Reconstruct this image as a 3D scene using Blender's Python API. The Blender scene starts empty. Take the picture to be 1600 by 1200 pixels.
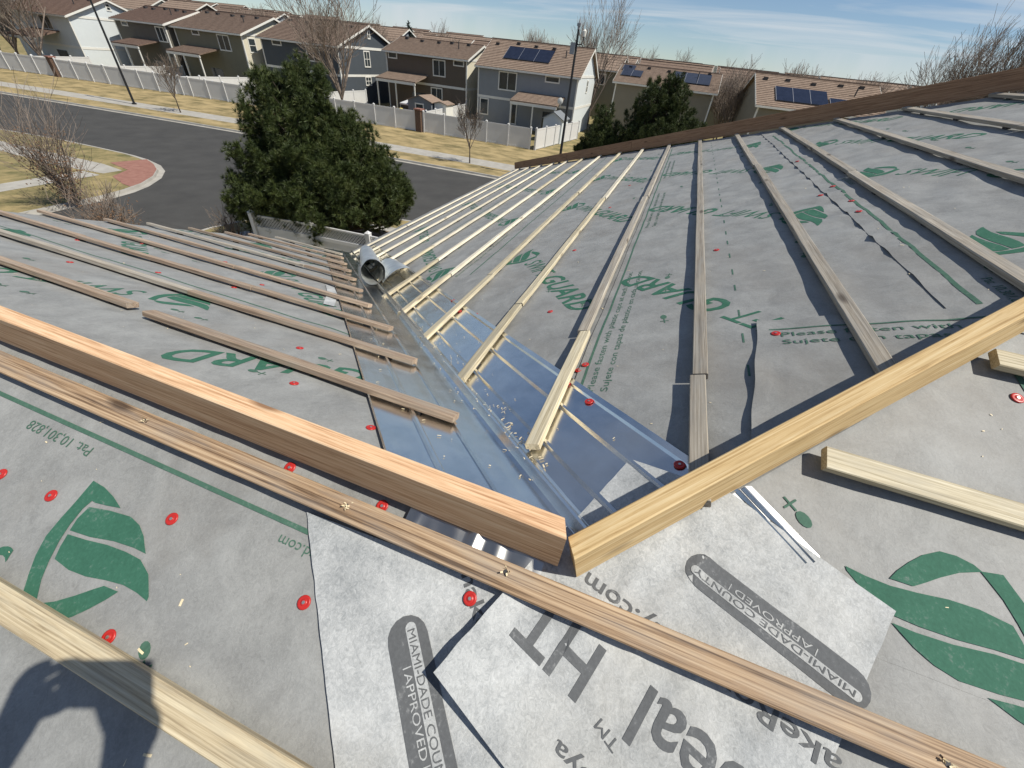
import bpy, bmesh, math, random
from mathutils import Vector, Matrix, noise

# ------------------------------------------------------------------ camera, sky, sun, exposure
SC = bpy.context.scene
COL = SC.collection
S = 0.3766                       # roof pitch (5:12-ish)
CS, SN, T = math.cos(S), math.sin(S), math.tan(S)
CAM = Vector((-0.324, 0.1753, 0.6141))
RIGHT = Vector((0.351, -0.932, 0.088)); FWD = Vector((0.741, 0.219, -0.635)).normalized()
UPV = RIGHT.cross(FWD).normalized(); RIGHT = FWD.cross(UPV).normalized()
cam_d = bpy.data.cameras.new('camera'); cam = bpy.data.objects.new('camera', cam_d); COL.objects.link(cam)
cam.matrix_world = Matrix(((RIGHT.x, UPV.x, -FWD.x, CAM.x), (RIGHT.y, UPV.y, -FWD.y, CAM.y), (RIGHT.z, UPV.z, -FWD.z, CAM.z), (0, 0, 0, 1)))
cam_d.sensor_width = 36; cam_d.lens = 620.9 / 1600 * 36; cam_d.clip_start = 0.01; cam_d.clip_end = 6000
SC.camera = cam

SUN_DIR = Vector((-0.006, -0.570, 0.822)).normalized()     # towards the sun
SUN_EL = math.asin(SUN_DIR.z); SUN_AZ = math.atan2(SUN_DIR.x, SUN_DIR.y)
W = bpy.data.worlds.new('World'); SC.world = W; W.use_nodes = True
wn, wl = W.node_tree.nodes, W.node_tree.links
wn.clear()
wout = wn.new('ShaderNodeOutputWorld'); wbg = wn.new('ShaderNodeBackground'); wbg.inputs[1].default_value = 0.084
sky = wn.new('ShaderNodeTexSky'); sky.sky_type = 'NISHITA'; sky.sun_disc = False
sky.sun_elevation = SUN_EL; sky.sun_rotation = SUN_AZ; sky.altitude = 1600; sky.air_density = 1.0; sky.dust_density = 0.25; sky.ozone_density = 1.1
# thin cirrus, laid out by direction on a flat cloud deck
tc = wn.new('ShaderNodeTexCoord'); sep = wn.new('ShaderNodeSeparateXYZ'); wl.new(tc.outputs['Generated'], sep.inputs[0])
zm = wn.new('ShaderNodeMath'); zm.operation = 'MAXIMUM'; zm.inputs[1].default_value = 0.05; wl.new(sep.outputs[2], zm.inputs[0])
za = wn.new('ShaderNodeMath'); za.operation = 'ADD'; za.inputs[1].default_value = 0.08; wl.new(zm.outputs[0], za.inputs[0])
dx = wn.new('ShaderNodeMath'); dx.operation = 'DIVIDE'; wl.new(sep.outputs[0], dx.inputs[0]); wl.new(za.outputs[0], dx.inputs[1])
dy = wn.new('ShaderNodeMath'); dy.operation = 'DIVIDE'; wl.new(sep.outputs[1], dy.inputs[0]); wl.new(za.outputs[0], dy.inputs[1])
cmb = wn.new('ShaderNodeCombineXYZ'); wl.new(dx.outputs[0], cmb.inputs[0]); wl.new(dy.outputs[0], cmb.inputs[1])
mp = wn.new('ShaderNodeMapping'); mp.inputs['Rotation'].default_value = (0, 0, math.radians(12)); mp.inputs['Scale'].default_value = (1.25, 0.30, 1); wl.new(cmb.outputs[0], mp.inputs[0])
cn = wn.new('ShaderNodeTexNoise'); cn.inputs['Scale'].default_value = 1.1; cn.inputs['Detail'].default_value = 7; cn.inputs['Roughness'].default_value = 0.58; cn.inputs['Distortion'].default_value = 0.5; wl.new(mp.outputs[0], cn.inputs['Vector'])
cr = wn.new('ShaderNodeValToRGB'); cr.color_ramp.elements[0].position = 0.45; cr.color_ramp.elements[0].color = (0, 0, 0, 1); cr.color_ramp.elements[1].position = 0.72; cr.color_ramp.elements[1].color = (1, 1, 1, 1); wl.new(cn.outputs['Fac'], cr.inputs[0])
cf = wn.new('ShaderNodeMath'); cf.operation = 'MULTIPLY'; cf.inputs[1].default_value = 0.8; wl.new(cr.outputs[0], cf.inputs[0])
cm = wn.new('ShaderNodeMix'); cm.data_type = 'RGBA'; wl.new(cf.outputs[0], cm.inputs['Factor']); tint = wn.new('ShaderNodeMix'); tint.data_type = 'RGBA'; tint.blend_type = 'MULTIPLY'; tint.inputs['Factor'].default_value = 1; tint.inputs[7].default_value = (0.84, 0.91, 1.0, 1); wl.new(sky.outputs[0], tint.inputs[6]); wl.new(tint.outputs[2], cm.inputs[6]); cm.inputs[7].default_value = (7.2, 7.7, 8.1, 1)
wl.new(cm.outputs[2], wbg.inputs[0]); wl.new(wbg.outputs[0], wout.inputs[0])

sun_d = bpy.data.lights.new('sun', 'SUN'); sun_d.energy = 5.0; sun_d.angle = math.radians(0.53); sun_d.color = (1.0, 0.945, 0.84)
sun = bpy.data.objects.new('sun', sun_d); COL.objects.link(sun); sun.rotation_euler = SUN_DIR.to_track_quat('Z', 'Y').to_euler(); sun.location = (0, 0, 30)
vs = SC.view_settings; vs.view_transform = 'Standard'; vs.look = 'None'; vs.exposure = 0.12; vs.gamma = 1; vs.use_curve_mapping = False

RNG = random.Random(7)
GZ = -6.8                        # road level
LOT = GZ + 0.12                  # level behind the kerbs

# ------------------------------------------------------------------ helpers
def nz(x, y, z=0.0): return noise.noise(Vector((x, y, z)))

def tag(o, label=None, cat=None, group=None, kind=None):
    if label: o['label'] = label
    if cat: o['category'] = cat
    if group: o['group'] = group
    if kind: o['kind'] = kind
    return o

def mesh_obj(name, verts, faces, mat, parent=None, smooth=False, mw=None, idx=None):
    """mesh from data; verts are world coordinates unless mw (local->world) is given; children get local coords of the parent"""
    me = bpy.data.meshes.new(name)
    if parent is not None and mw is None:
        inv = parent.matrix_basis.inverted()
        verts = [inv @ Vector(v) for v in verts]
    me.from_pydata([tuple(v) for v in verts], [], faces)
    mats = mat if isinstance(mat, (list, tuple)) else [mat]
    for m in mats: me.materials.append(m)
    if idx: me.polygons.foreach_set('material_index', idx)
    if smooth: me.polygons.foreach_set('use_smooth', [True] * len(me.polygons))
    me.update()
    o = bpy.data.objects.new(name, me); COL.objects.link(o)
    if mw is not None: o.matrix_basis = mw
    if parent is not None: o.parent = parent
    return o

def empty(name, loc, rz=0.0):
    o = bpy.data.objects.new(name, None); COL.objects.link(o); o.empty_display_size = 0.1
    o.matrix_basis = Matrix.Translation(loc) @ Matrix.Rotation(rz, 4, 'Z')
    return o

class MB:
    """collects shapes of one mesh"""
    def __init__(s): s.v = []; s.f = []; s.m = []
    def add(s, vs, fs, mi=0):
        n = len(s.v); s.v += [tuple(v) for v in vs]; s.f += [tuple(i + n for i in f) for f in fs]; s.m += [mi] * len(fs)
    def box(s, x0, y0, z0, x1, y1, z1, mi=0):
        s.add([(x0, y0, z0), (x1, y0, z0), (x1, y1, z0), (x0, y1, z0), (x0, y0, z1), (x1, y0, z1), (x1, y1, z1), (x0, y1, z1)],
              [(0, 3, 2, 1), (4, 5, 6, 7), (0, 1, 5, 4), (1, 2, 6, 5), (2, 3, 7, 6), (3, 0, 4, 7)], mi)
    def hexa(s, p, mi=0):
        s.add(p, [(0, 3, 2, 1), (4, 5, 6, 7), (0, 1, 5, 4), (1, 2, 6, 5), (2, 3, 7, 6), (3, 0, 4, 7)], mi)
    def tube(s, pts, rad, n=6, mi=0, cap=True):
        pts = [Vector(p) for p in pts]; rings = []
        for i, p in enumerate(pts):
            d = (pts[min(i + 1, len(pts) - 1)] - pts[max(i - 1, 0)]).normalized()
            a = d.orthogonal().normalized() if abs(d.z) > 0.9 else d.cross(Vector((0, 0, 1))).normalized()
            b = d.cross(a); r = rad[i] if isinstance(rad, (list, tuple)) else rad
            rings.append([p + (a * math.cos(6.2832 * k / n) + b * math.sin(6.2832 * k / n)) * r for k in range(n)])
        vs = [v for r in rings for v in r]; fs = []
        for i in range(len(pts) - 1):
            for k in range(n):
                fs.append((i * n + k, i * n + (k + 1) % n, (i + 1) * n + (k + 1) % n, (i + 1) * n + k))
        if cap: fs += [tuple(range(n))[::-1], tuple((len(pts) - 1) * n + k for k in range(n))]
        s.add(vs, fs, mi)
    def obj(s, name, mat, parent=None, smooth=False, mw=None):
        return mesh_obj(name, s.v, s.f, mat, parent, smooth, mw, s.m)
    def local(s, name, mat, parent, smooth=False):
        """verts are already in the parent's local frame"""
        return mesh_obj(name, s.v, s.f, mat, parent, smooth, Matrix.Identity(4), s.m)

def copy_tree(o, mw, label=None):
    c = o.copy(); COL.objects.link(c); c.matrix_basis = mw
    if label: c['label'] = label
    for ch in [x for x in bpy.data.objects if x.parent == o]:
        k = ch.copy(); COL.objects.link(k); k.parent = c; k.matrix_basis = ch.matrix_basis
    return c

# ------------------------------------------------------------------ materials
def M_new(name):
    m = bpy.data.materials.new(name); m.use_nodes = True
    nt = m.node_tree; b = nt.nodes['Principled BSDF']
    return m, nt, nt.nodes, nt.links, b

def N_(nd, t, **kw):
    n = nd.new(t)
    for k, v in kw.items():
        if k in n.inputs: n.inputs[k].default_value = v
        else: setattr(n, k, v)
    return n

def ramp(nd, stops):
    r = nd.new('ShaderNodeValToRGB'); e = r.color_ramp.elements
    while len(e) < len(stops): e.new(0.5)
    for el, (p, c) in zip(e, stops): el.position = p; el.color = (c[0], c[1], c[2], 1)
    return r

def plain(name, col, rough=0.6, metal=0.0, var=0.12, scale=6.0, bump=0.0, bscale=40.0, coord='Object', spec=0.5):
    m, nt, nd, lk, b = M_new(name)
    tcn = nd.new('ShaderNodeTexCoord')
    n1 = N_(nd, 'ShaderNodeTexNoise', Scale=scale, Detail=6.0, Roughness=0.6); lk.new(tcn.outputs[coord], n1.inputs['Vector'])
    r = ramp(nd, [(0.3, [c * (1 - var) for c in col]), (0.7, [min(1, c * (1 + var)) for c in col])]); lk.new(n1.outputs['Fac'], r.inputs[0])
    lk.new(r.outputs[0], b.inputs['Base Color'])
    b.inputs['Roughness'].default_value = rough; b.inputs['Metallic'].default_value = metal; b.inputs['Specular IOR Level'].default_value = spec
    if bump:
        n2 = N_(nd, 'ShaderNodeTexNoise', Scale=bscale, Detail=4.0); lk.new(tcn.outputs[coord], n2.inputs['Vector'])
        bp = N_(nd, 'ShaderNodeBump', Strength=bump, Distance=0.01); lk.new(n2.outputs['Fac'], bp.inputs['Height']); lk.new(bp.outputs[0], b.inputs['Normal'])
    return m

def wood(name, dark, mid, light, grey=0.0, greycol=(0.30, 0.29, 0.27), rough=0.65, grain=1.0, stripe=0.35, knots=True):
    m, nt, nd, lk, b = M_new(name)
    tcn = nd.new('ShaderNodeTexCoord'); oi = nd.new('ShaderNodeObjectInfo')
    off = N_(nd, 'ShaderNodeVectorMath', operation='ADD'); mul = N_(nd, 'ShaderNodeMath', operation='MULTIPLY'); mul.inputs[1].default_value = 37.0
    lk.new(oi.outputs['Random'], mul.inputs[0]); lk.new(tcn.outputs['Object'], off.inputs[0]); lk.new(mul.outputs[0], off.inputs[1])
    mp1 = N_(nd, 'ShaderNodeMapping'); mp1.inputs['Scale'].default_value = (6.0, 250 * grain, 250 * grain); lk.new(off.outputs[0], mp1.inputs[0])
    n1 = N_(nd, 'ShaderNodeTexNoise', Scale=1.0, Detail=5.0, Roughness=0.7, Distortion=0.5); lk.new(mp1.outputs[0], n1.inputs['Vector'])
    # uneven growth rings, wandering along the board
    mp2 = N_(nd, 'ShaderNodeMapping'); mp2.inputs['Scale'].default_value = (1.4, 120 * grain, 90 * grain); lk.new(off.outputs[0], mp2.inputs[0])
    wv = N_(nd, 'ShaderNodeTexNoise', Scale=1.0, Detail=3.0, Roughness=0.55, Distortion=1.6); lk.new(mp2.outputs[0], wv.inputs['Vector'])
    mixf = N_(nd, 'ShaderNodeMix', data_type='FLOAT'); mixf.inputs['Factor'].default_value = stripe; lk.new(n1.outputs['Fac'], mixf.inputs[2]); lk.new(wv.outputs['Fac'], mixf.inputs[3])
    r = ramp(nd, [(0.37, dark), (0.49, mid), (0.62, light)]); lk.new(mixf.outputs[0], r.inputs[0])
    # weathering blotches
    mp3 = N_(nd, 'ShaderNodeMapping'); mp3.inputs['Scale'].default_value = (7, 45, 45); lk.new(off.outputs[0], mp3.inputs[0])
    n3 = N_(nd, 'ShaderNodeTexNoise', Scale=1.0, Detail=5.0, Roughness=0.6); lk.new(mp3.outputs[0], n3.inputs['Vector'])
    r3 = ramp(nd, [(0.45, (0, 0, 0)), (0.70, (1, 1, 1))]); lk.new(n3.outputs['Fac'], r3.inputs[0])
    gm = N_(nd, 'ShaderNodeMath', operation='MULTIPLY'); gm.inputs[1].default_value = grey; lk.new(r3.outputs[0], gm.inputs[0])
    mx = N_(nd, 'ShaderNodeMix', data_type='RGBA'); lk.new(gm.outputs[0], mx.inputs['Factor']); lk.new(r.outputs[0], mx.inputs[6]); mx.inputs[7].default_value = (*greycol, 1)
    last = mx.outputs[2]
    if knots:
        mp4 = N_(nd, 'ShaderNodeMapping'); mp4.inputs['Scale'].default_value = (2.6, 9, 9); lk.new(off.outputs[0], mp4.inputs[0])
        vo = N_(nd, 'ShaderNodeTexVoronoi', Scale=1.0); lk.new(mp4.outputs[0], vo.inputs['Vector'])
        r4 = ramp(nd, [(0.05, (1, 1, 1)), (0.13, (0, 0, 0))]); lk.new(vo.outputs['Distance'], r4.inputs[0])
        km = N_(nd, 'ShaderNodeMath', operation='MULTIPLY'); km.inputs[1].default_value = 0.75; lk.new(r4.outputs[0], km.inputs[0])
        mk = N_(nd, 'ShaderNodeMix', data_type='RGBA'); lk.new(km.outputs[0], mk.inputs['Factor']); lk.new(last, mk.inputs[6]); mk.inputs[7].default_value = (dark[0] * 0.35, dark[1] * 0.3, dark[2] * 0.28, 1)
        last = mk.outputs[2]
    hv = N_(nd, 'ShaderNodeHueSaturation'); vmap = N_(nd, 'ShaderNodeMapRange'); vmap.inputs['To Min'].default_value = 0.82; vmap.inputs['To Max'].default_value = 1.14
    lk.new(oi.outputs['Random'], vmap.inputs[0]); lk.new(vmap.outputs[0], hv.inputs['Value']); lk.new(last, hv.inputs['Color'])
    lk.new(hv.outputs[0], b.inputs['Base Color'])
    b.inputs['Roughness'].default_value = rough; b.inputs['Specular IOR Level'].default_value = 0.3
    bp = N_(nd, 'ShaderNodeBump', Strength=0.3, Distance=0.0006); lk.new(mixf.outputs[0], bp.inputs['Height']); lk.new(bp.outputs[0], b.inputs['Normal'])
    return m

def membrane_mat(name, c0, c1, fib=0.5, rough=0.62, dirt=(0.20, 0.185, 0.165), dirtamt=0.45):
    m, nt, nd, lk, b = M_new(name)
    tcn = nd.new('ShaderNodeTexCoord')
    n1 = N_(nd, 'ShaderNodeTexNoise', Scale=9.0, Detail=8.0, Roughness=0.66, Distortion=0.4); lk.new(tcn.outputs['Object'], n1.inputs['Vector'])
    n2 = N_(nd, 'ShaderNodeTexNoise', Scale=120.0, Detail=5.0, Roughness=0.75, Distortion=1.5); lk.new(tcn.outputs['Object'], n2.inputs['Vector'])
    mf = N_(nd, 'ShaderNodeMix', data_type='FLOAT'); mf.inputs['Factor'].default_value = fib; lk.new(n1.outputs['Fac'], mf.inputs[2]); lk.new(n2.outputs['Fac'], mf.inputs[3])
    r = ramp(nd, [(0.34, c0), (0.66, c1)]); lk.new(mf.outputs[0], r.inputs[0])
    n3 = N_(nd, 'ShaderNodeTexNoise', Scale=2.1, Detail=7.0, Roughness=0.62); lk.new(tcn.outputs['Object'], n3.inputs['Vector'])
    r3 = ramp(nd, [(0.50, (0, 0, 0)), (0.74, (1, 1, 1))]); lk.new(n3.outputs['Fac'], r3.inputs[0])
    dm = N_(nd, 'ShaderNodeMath', operation='MULTIPLY'); dm.inputs[1].default_value = dirtamt; lk.new(r3.outputs[0], dm.inputs[0])
    mx = N_(nd, 'ShaderNodeMix', data_type='RGBA'); lk.new(dm.outputs[0], mx.inputs['Factor']); lk.new(r.outputs[0], mx.inputs[6]); mx.inputs[7].default_value = (*dirt, 1)
    # small dark scuffs
    n4 = N_(nd, 'ShaderNodeTexNoise', Scale=55.0, Detail=3.0, Roughness=0.5); lk.new(tcn.outputs['Object'], n4.inputs['Vector'])
    r4 = ramp(nd, [(0.68, (0, 0, 0)), (0.76, (1, 1, 1))]); lk.new(n4.outputs['Fac'], r4.inputs[0])
    sm = N_(nd, 'ShaderNodeMath', operation='MULTIPLY'); sm.inputs[1].default_value = 0.28; lk.new(r4.outputs[0], sm.inputs[0])
    mx2 = N_(nd, 'ShaderNodeMix', data_type='RGBA'); lk.new(sm.outputs[0], mx2.inputs['Factor']); lk.new(mx.outputs[2], mx2.inputs[6]); mx2.inputs[7].default_value = (0.16, 0.155, 0.15, 1)
    lk.new(mx2.outputs[2], b.inputs['Base Color'])
    b.inputs['Roughness'].default_value = rough; b.inputs['Specular IOR Level'].default_value = 0.42
    bp = N_(nd, 'ShaderNodeBump', Strength=0.35, Distance=0.0012); lk.new(n2.outputs['Fac'], bp.inputs['Height'])
    bp2 = N_(nd, 'ShaderNodeBump', Strength=0.4, Distance=0.006); lk.new(n1.outputs['Fac'], bp2.inputs['Height']); lk.new(bp.outputs[0], bp2.inputs['Normal'])
    lk.new(bp2.outputs[0], b.inputs['Normal'])
    return m

def galv(name, rough=0.19, col=(0.82, 0.805, 0.765)):
    m, nt, nd, lk, b = M_new(name)
    tcn = nd.new('ShaderNodeTexCoord')
    n1 = N_(nd, 'ShaderNodeTexNoise', Scale=14.0, Detail=5.0); lk.new(tcn.outputs['Object'], n1.inputs['Vector'])
    mr = N_(nd, 'ShaderNodeMapRange'); mr.inputs['To Min'].default_value = rough * 0.7; mr.inputs['To Max'].default_value = rough * 1.5; lk.new(n1.outputs['Fac'], mr.inputs[0]); lk.new(mr.outputs[0], b.inputs['Roughness'])
    r = ramp(nd, [(0.3, [c * 0.9 for c in col]), (0.7, [c * 1.08 for c in col])]); lk.new(n1.outputs['Fac'], r.inputs[0]); lk.new(r.outputs[0], b.inputs['Base Color'])
    b.inputs['Metallic'].default_value = 1.0
    n2 = N_(nd, 'ShaderNodeTexNoise', Scale=3.5, Detail=2.0); lk.new(tcn.outputs['Object'], n2.inputs['Vector'])
    bp = N_(nd, 'ShaderNodeBump', Strength=0.10, Distance=0.02); lk.new(n2.outputs['Fac'], bp.inputs['Height']); lk.new(bp.outputs[0], b.inputs['Normal'])
    return m

def worn_print(name, col, under=(0.27, 0.285, 0.28), amt=0.45, sc=26.0):
    m, nt, nd, lk, b = M_new(name); tcn = nd.new('ShaderNodeTexCoord')
    n1 = N_(nd, 'ShaderNodeTexNoise', Scale=sc, Detail=7.0, Roughness=0.72, Distortion=0.6); lk.new(tcn.outputs['Object'], n1.inputs['Vector'])
    n2 = N_(nd, 'ShaderNodeTexNoise', Scale=170.0, Detail=3.0, Roughness=0.6); lk.new(tcn.outputs['Object'], n2.inputs['Vector'])
    mf = N_(nd, 'ShaderNodeMix', data_type='FLOAT'); mf.inputs['Factor'].default_value = 0.45; lk.new(n1.outputs['Fac'], mf.inputs[2]); lk.new(n2.outputs['Fac'], mf.inputs[3])
    r = ramp(nd, [(0.36, col), (0.56, [c * 1.25 for c in col]), (0.72, [c * (1 - amt) + u * amt for c, u in zip(col, under)])]); lk.new(mf.outputs[0], r.inputs[0]); lk.new(r.outputs[0], b.inputs['Base Color'])
    b.inputs['Roughness'].default_value = 0.75; b.inputs['Specular IOR Level'].default_value = 0.15
    bp = N_(nd, 'ShaderNodeBump', Strength=0.35, Distance=0.0012); lk.new(n2.outputs['Fac'], bp.inputs['Height']); lk.new(bp.outputs[0], b.inputs['Normal'])
    return m

def two_tone(name, c0, c1, scale=3.0, lo=0.4, hi=0.6, rough=0.9, bump=0.3, bscale=60.0, detail=8.0, stretch=(1, 1, 1), spec=0.3):
    m, nt, nd, lk, b = M_new(name)
    tcn = nd.new('ShaderNodeTexCoord'); mpp = N_(nd, 'ShaderNodeMapping'); mpp.inputs['Scale'].default_value = stretch; lk.new(tcn.outputs['Object'], mpp.inputs[0])
    n1 = N_(nd, 'ShaderNodeTexNoise', Scale=scale, Detail=detail, Roughness=0.62); lk.new(mpp.outputs[0], n1.inputs['Vector'])
    r = ramp(nd, [(lo, c0), (hi, c1)]); lk.new(n1.outputs['Fac'], r.inputs[0]); lk.new(r.outputs[0], b.inputs['Base Color'])
    b.inputs['Roughness'].default_value = rough; b.inputs['Specular IOR Level'].default_value = spec
    if bump:
        n2 = N_(nd, 'ShaderNodeTexNoise', Scale=bscale, Detail=4.0); lk.new(tcn.outputs['Object'], n2.inputs['Vector'])
        bp = N_(nd, 'ShaderNodeBump', Strength=bump, Distance=0.03); lk.new(n2.outputs['Fac'], bp.inputs['Height']); lk.new(bp.outputs[0], b.inputs['Normal'])
    return m

MAT = dict(
    memb=membrane_mat('grey_underlayment', (0.180, 0.183, 0.180), (0.330, 0.336, 0.329), fib=0.42, dirtamt=0.55),
    white_memb=membrane_mat('white_membrane', (0.20, 0.215, 0.225), (0.57, 0.585, 0.585), fib=0.5, rough=0.7, dirt=(0.40, 0.38, 0.33), dirtamt=0.5),
    green=worn_print('green_print', (0.036, 0.112, 0.076), amt=0.55), green2=worn_print('dull_green_print', (0.055, 0.115, 0.085), amt=0.6, sc=40),
    grey_print=worn_print('grey_print', (0.10, 0.105, 0.11), (0.42, 0.43, 0.43), 0.6, 18),
    deck=two_tone('roof_sheathing', (0.20, 0.14, 0.08), (0.36, 0.26, 0.15), 20, 0.3, 0.7, 0.9, 0.2),
    metal=galv('galvanised_steel'), metal_dull=galv('dull_galvanised_steel', 0.42, (0.86, 0.88, 0.86)),
    red=plain('red_plastic', (0.44, 0.022, 0.018), 0.36, var=0.12, scale=50),
    nail=plain('bright_nail_head', (0.62, 0.60, 0.55), 0.35, 0.9, 0.1, 50),
    pad=plain('dark_spacer', (0.035, 0.035, 0.038), 0.7),
    w_fg=wood('weathered_brown_wood', (0.12, 0.073, 0.042), (0.40, 0.27, 0.165), (0.64, 0.48, 0.315), 0.42, (0.30, 0.285, 0.265), stripe=0.62),
    w_ridge=wood('fresh_fir_wood', (0.36, 0.19, 0.095), (0.60, 0.385, 0.225), (0.72, 0.53, 0.345), 0.12, (0.36, 0.22, 0.12), grain=0.8, stripe=0.4),
    w_hip=wood('fresh_pine_wood', (0.40, 0.25, 0.10), (0.66, 0.47, 0.23), (0.78, 0.61, 0.35), 0.10, (0.30, 0.24, 0.15), grain=0.8, stripe=0.45),
    w_red=wood('reddish_batten_wood', (0.15, 0.105, 0.075), (0.30, 0.222, 0.162), (0.45, 0.36, 0.27), 0.5, (0.30, 0.275, 0.235), stripe=0.45),
    w_yel=wood('yellow_batten_wood', (0.28, 0.232, 0.145), (0.50, 0.435, 0.30), (0.67, 0.61, 0.46), 0.5, (0.36, 0.335, 0.27), stripe=0.4),
    w_pale=wood('pale_batten_wood', (0.44, 0.385, 0.28), (0.66, 0.605, 0.48), (0.78, 0.74, 0.63), 0.2, (0.42, 0.38, 0.30), stripe=0.35),
    w_grey=wood('grey_batten_wood', (0.18, 0.155, 0.125), (0.34, 0.30, 0.245), (0.48, 0.44, 0.37), 0.55, (0.30, 0.295, 0.275), stripe=0.5),
    w_tan=wood('pale_tan_batten_wood', (0.24, 0.185, 0.115), (0.46, 0.38, 0.25), (0.62, 0.54, 0.38), 0.5, (0.34, 0.32, 0.26), stripe=0.5),
    w_brown=wood('brown_hip_board_wood', (0.12, 0.062, 0.034), (0.235, 0.135, 0.078), (0.33, 0.21, 0.13), 0.2, (0.20, 0.12, 0.075), stripe=0.3),
    shaving=plain('wood_shaving', (0.74, 0.63, 0.42), 0.7, var=0.2, scale=30),
)

# ------------------------------------------------------------------ roof geometry
OFF = -0.031
def hn(pl, a, b):
    """gentle undulation of the loose underlayment"""
    k = {'L': 3.1, 'R': 17.7, 'N': 41.3}[pl]
    h = 0.0050 * nz(a * 2.3, b * 3.4, k) + 0.0024 * nz(a * 7.5, b * 7.5, k + 5)
    if pl == 'R' and b < 0: h += 0.004 * nz(a * 4.0, b * 11, 77) * min(1, -b * 2)
    if pl == 'R': u, v = a, b * CS
    elif pl == 'L': u, v = b * CS, a
    else: u, v = -1, 1
    if pl in 'RL':                # soft diagonal folds in the loose sheet
        w = nz(a * 1.1, b * 1.1, k + 30); f = math.sin((a * 0.75 + b * 1.1) * 21 + 5 * nz(a * 1.5, b * 1.5, k + 8)); h += (0.0062 if pl == 'R' and b < 0 else 0.0036) * max(0, w) * f
    else:
        h += 0.0026 * max(0, nz(a * 2, b * 2, k + 30)) * math.sin((a * 1.2 - b) * 34 + 4 * nz(a * 2, b * 2, 8))
        w = max(0, min(1, (a + 0.36) / 0.10, (0.66 - a) / 0.10)); w = w * w * (3 - 2 * w); h = h * (1 - .6 * w) - 0.0045 * w
    d = abs(u - v)
    if u > -0.05 and v > -0.05 and d < 0.5: h = min(h, 0.0) - 0.005 * min(1, (0.5 - d) / 0.1)
    return h

def P_L(a, b, h=0.0): return Vector((b * CS + SN * h, a, -b * SN + CS * h))
def P_R(a, b, h=0.0): return Vector((a, b * CS + SN * h, -b * SN + CS * h))
NOFF = -0.060                    # the near slope lies a little lower, so its ridge and hip shift
NC = NOFF / CS; RU = -NC / (2 * T); HS = -NC / T        # ridge at u = RU, hip along u + v = HS
KN = 1.083                       # near-slope layout units to metres
def nab(a, b): return 0.1753 + KN * (a - 0.1753), 0.0755 + KN * (b - 0.0755)
def nab_inv(a, b): return 0.1753 + (a - 0.1753) / KN, 0.0755 + (b - 0.0755) / KN
def P_N(a, b, h=0.0):
    a, b = nab(a, b); h += NOFF
    return Vector((-b * CS - SN * h, a, -b * SN + CS * h))
PF = {'L': P_L, 'R': P_R, 'N': P_N}
LAPS = {'R': [-2.62, -1.64, -0.635, 0.30, 1.36, 2.42, 3.50, 4.02], 'L': [0.92, 1.86, 2.80, 3.52], 'N': [-1.75, -0.78, 0.62, 1.62, 3.2]}

def sheet_of(pl, b):
    for i, e in enumerate(LAPS[pl]):
        if b <= e: return i
    return len(LAPS[pl]) - 1

def sh(pl, i, a, b):
    hi = LAPS[pl][i]; lo = LAPS[pl][i - 1] - 0.12 if i else hi - 1.2
    h = OFF + hn(pl, a, b) + 0.0035 * (b - lo) / (hi - lo)
    if pl == 'R' and i == 2:      # loose, rippled lower edge of this course
        e = (hi - b) / 0.24
        if e < 1:
            w = (1 - e) ** 1.3 * min(1, max(0, (a - 0.95) / 0.5)) * min(1, max(0.15, (5.6 - a) / 2.4))
            h += w * (-0.001 + 0.013 * max(0, math.sin(a * 33 + 3.2 * nz(a * 3, 0.3)) * 0.5 + 0.5 * nz(a * 11, 2.0)))
    if pl == 'R' and i == 3:      # wrinkles just below that lap
        e = (b + 0.62) / 0.20
        if 0 < e < 1: h += 0.0055 * (1 - e) * math.sin(a * 31 + 2 * nz(a * 4, 1.0)) * min(1, max(0, (a - 1.1) / 0.5))
    return h
def top_h(pl, a, b): return sh(pl, sheet_of(pl, b), a, b)

def alims(pl, b):
    if pl == 'R':
        v = b * CS
        return (v - 0.02 if v > RU else HS - v), 5.985 + b * CS
    if pl == 'L': return max(b * CS - 0.02, RU), 4.16
    u = P_N(0, b).x
    return -3.6, (3.9 if u < RU else nab_inv(HS - u, 0)[0])
B_RIDGE = nab_inv(0, (-RU - SN * NOFF) / CS)[1]

roof = empty('roof', (0, 0, -0.03))
tag(roof, 'stripped house roof in grey printed underlayment with a metal valley and bare timber', 'roof')
for pl in 'LRN':
    for i, hi in enumerate(LAPS[pl]):
        lo = LAPS[pl][i - 1] - 0.12 if i else {'L': RU / CS, 'R': -2.98, 'N': -2.70}[pl]
        vs, fs = [], []
        segs = [(lo, B_RIDGE - 1e-4), (B_RIDGE + 1e-4, hi)] if pl == 'N' and lo < B_RIDGE < hi else [(lo, hi)]
        for (s0, s1) in segs:
            nb = max(4, int((s1 - s0) / 0.028)); base = len(vs)
            am = alims(pl, (s0 + s1) / 2); na = max(8, int((am[1] - am[0]) / 0.033))
            for r in range(nb + 1):
                b = s0 + (s1 - s0) * r / nb; a0, a1 = alims(pl, b)
                for c in range(na + 1):
                    a = a0 + (a1 - a0) * c / na
                    vs.append(PF[pl](a, b, sh(pl, i, a, b)))
            for r in range(nb):
                for c in range(na):
                    q = (base + r * (na + 1) + c, base + r * (na + 1) + c + 1, base + (r + 1) * (na + 1) + c + 1, base + (r + 1) * (na + 1) + c)
                    fs.append(q if pl != 'L' else q[::-1])
        mesh_obj('underlayment_sheet', vs, fs, MAT['memb'], roof, True)

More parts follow.
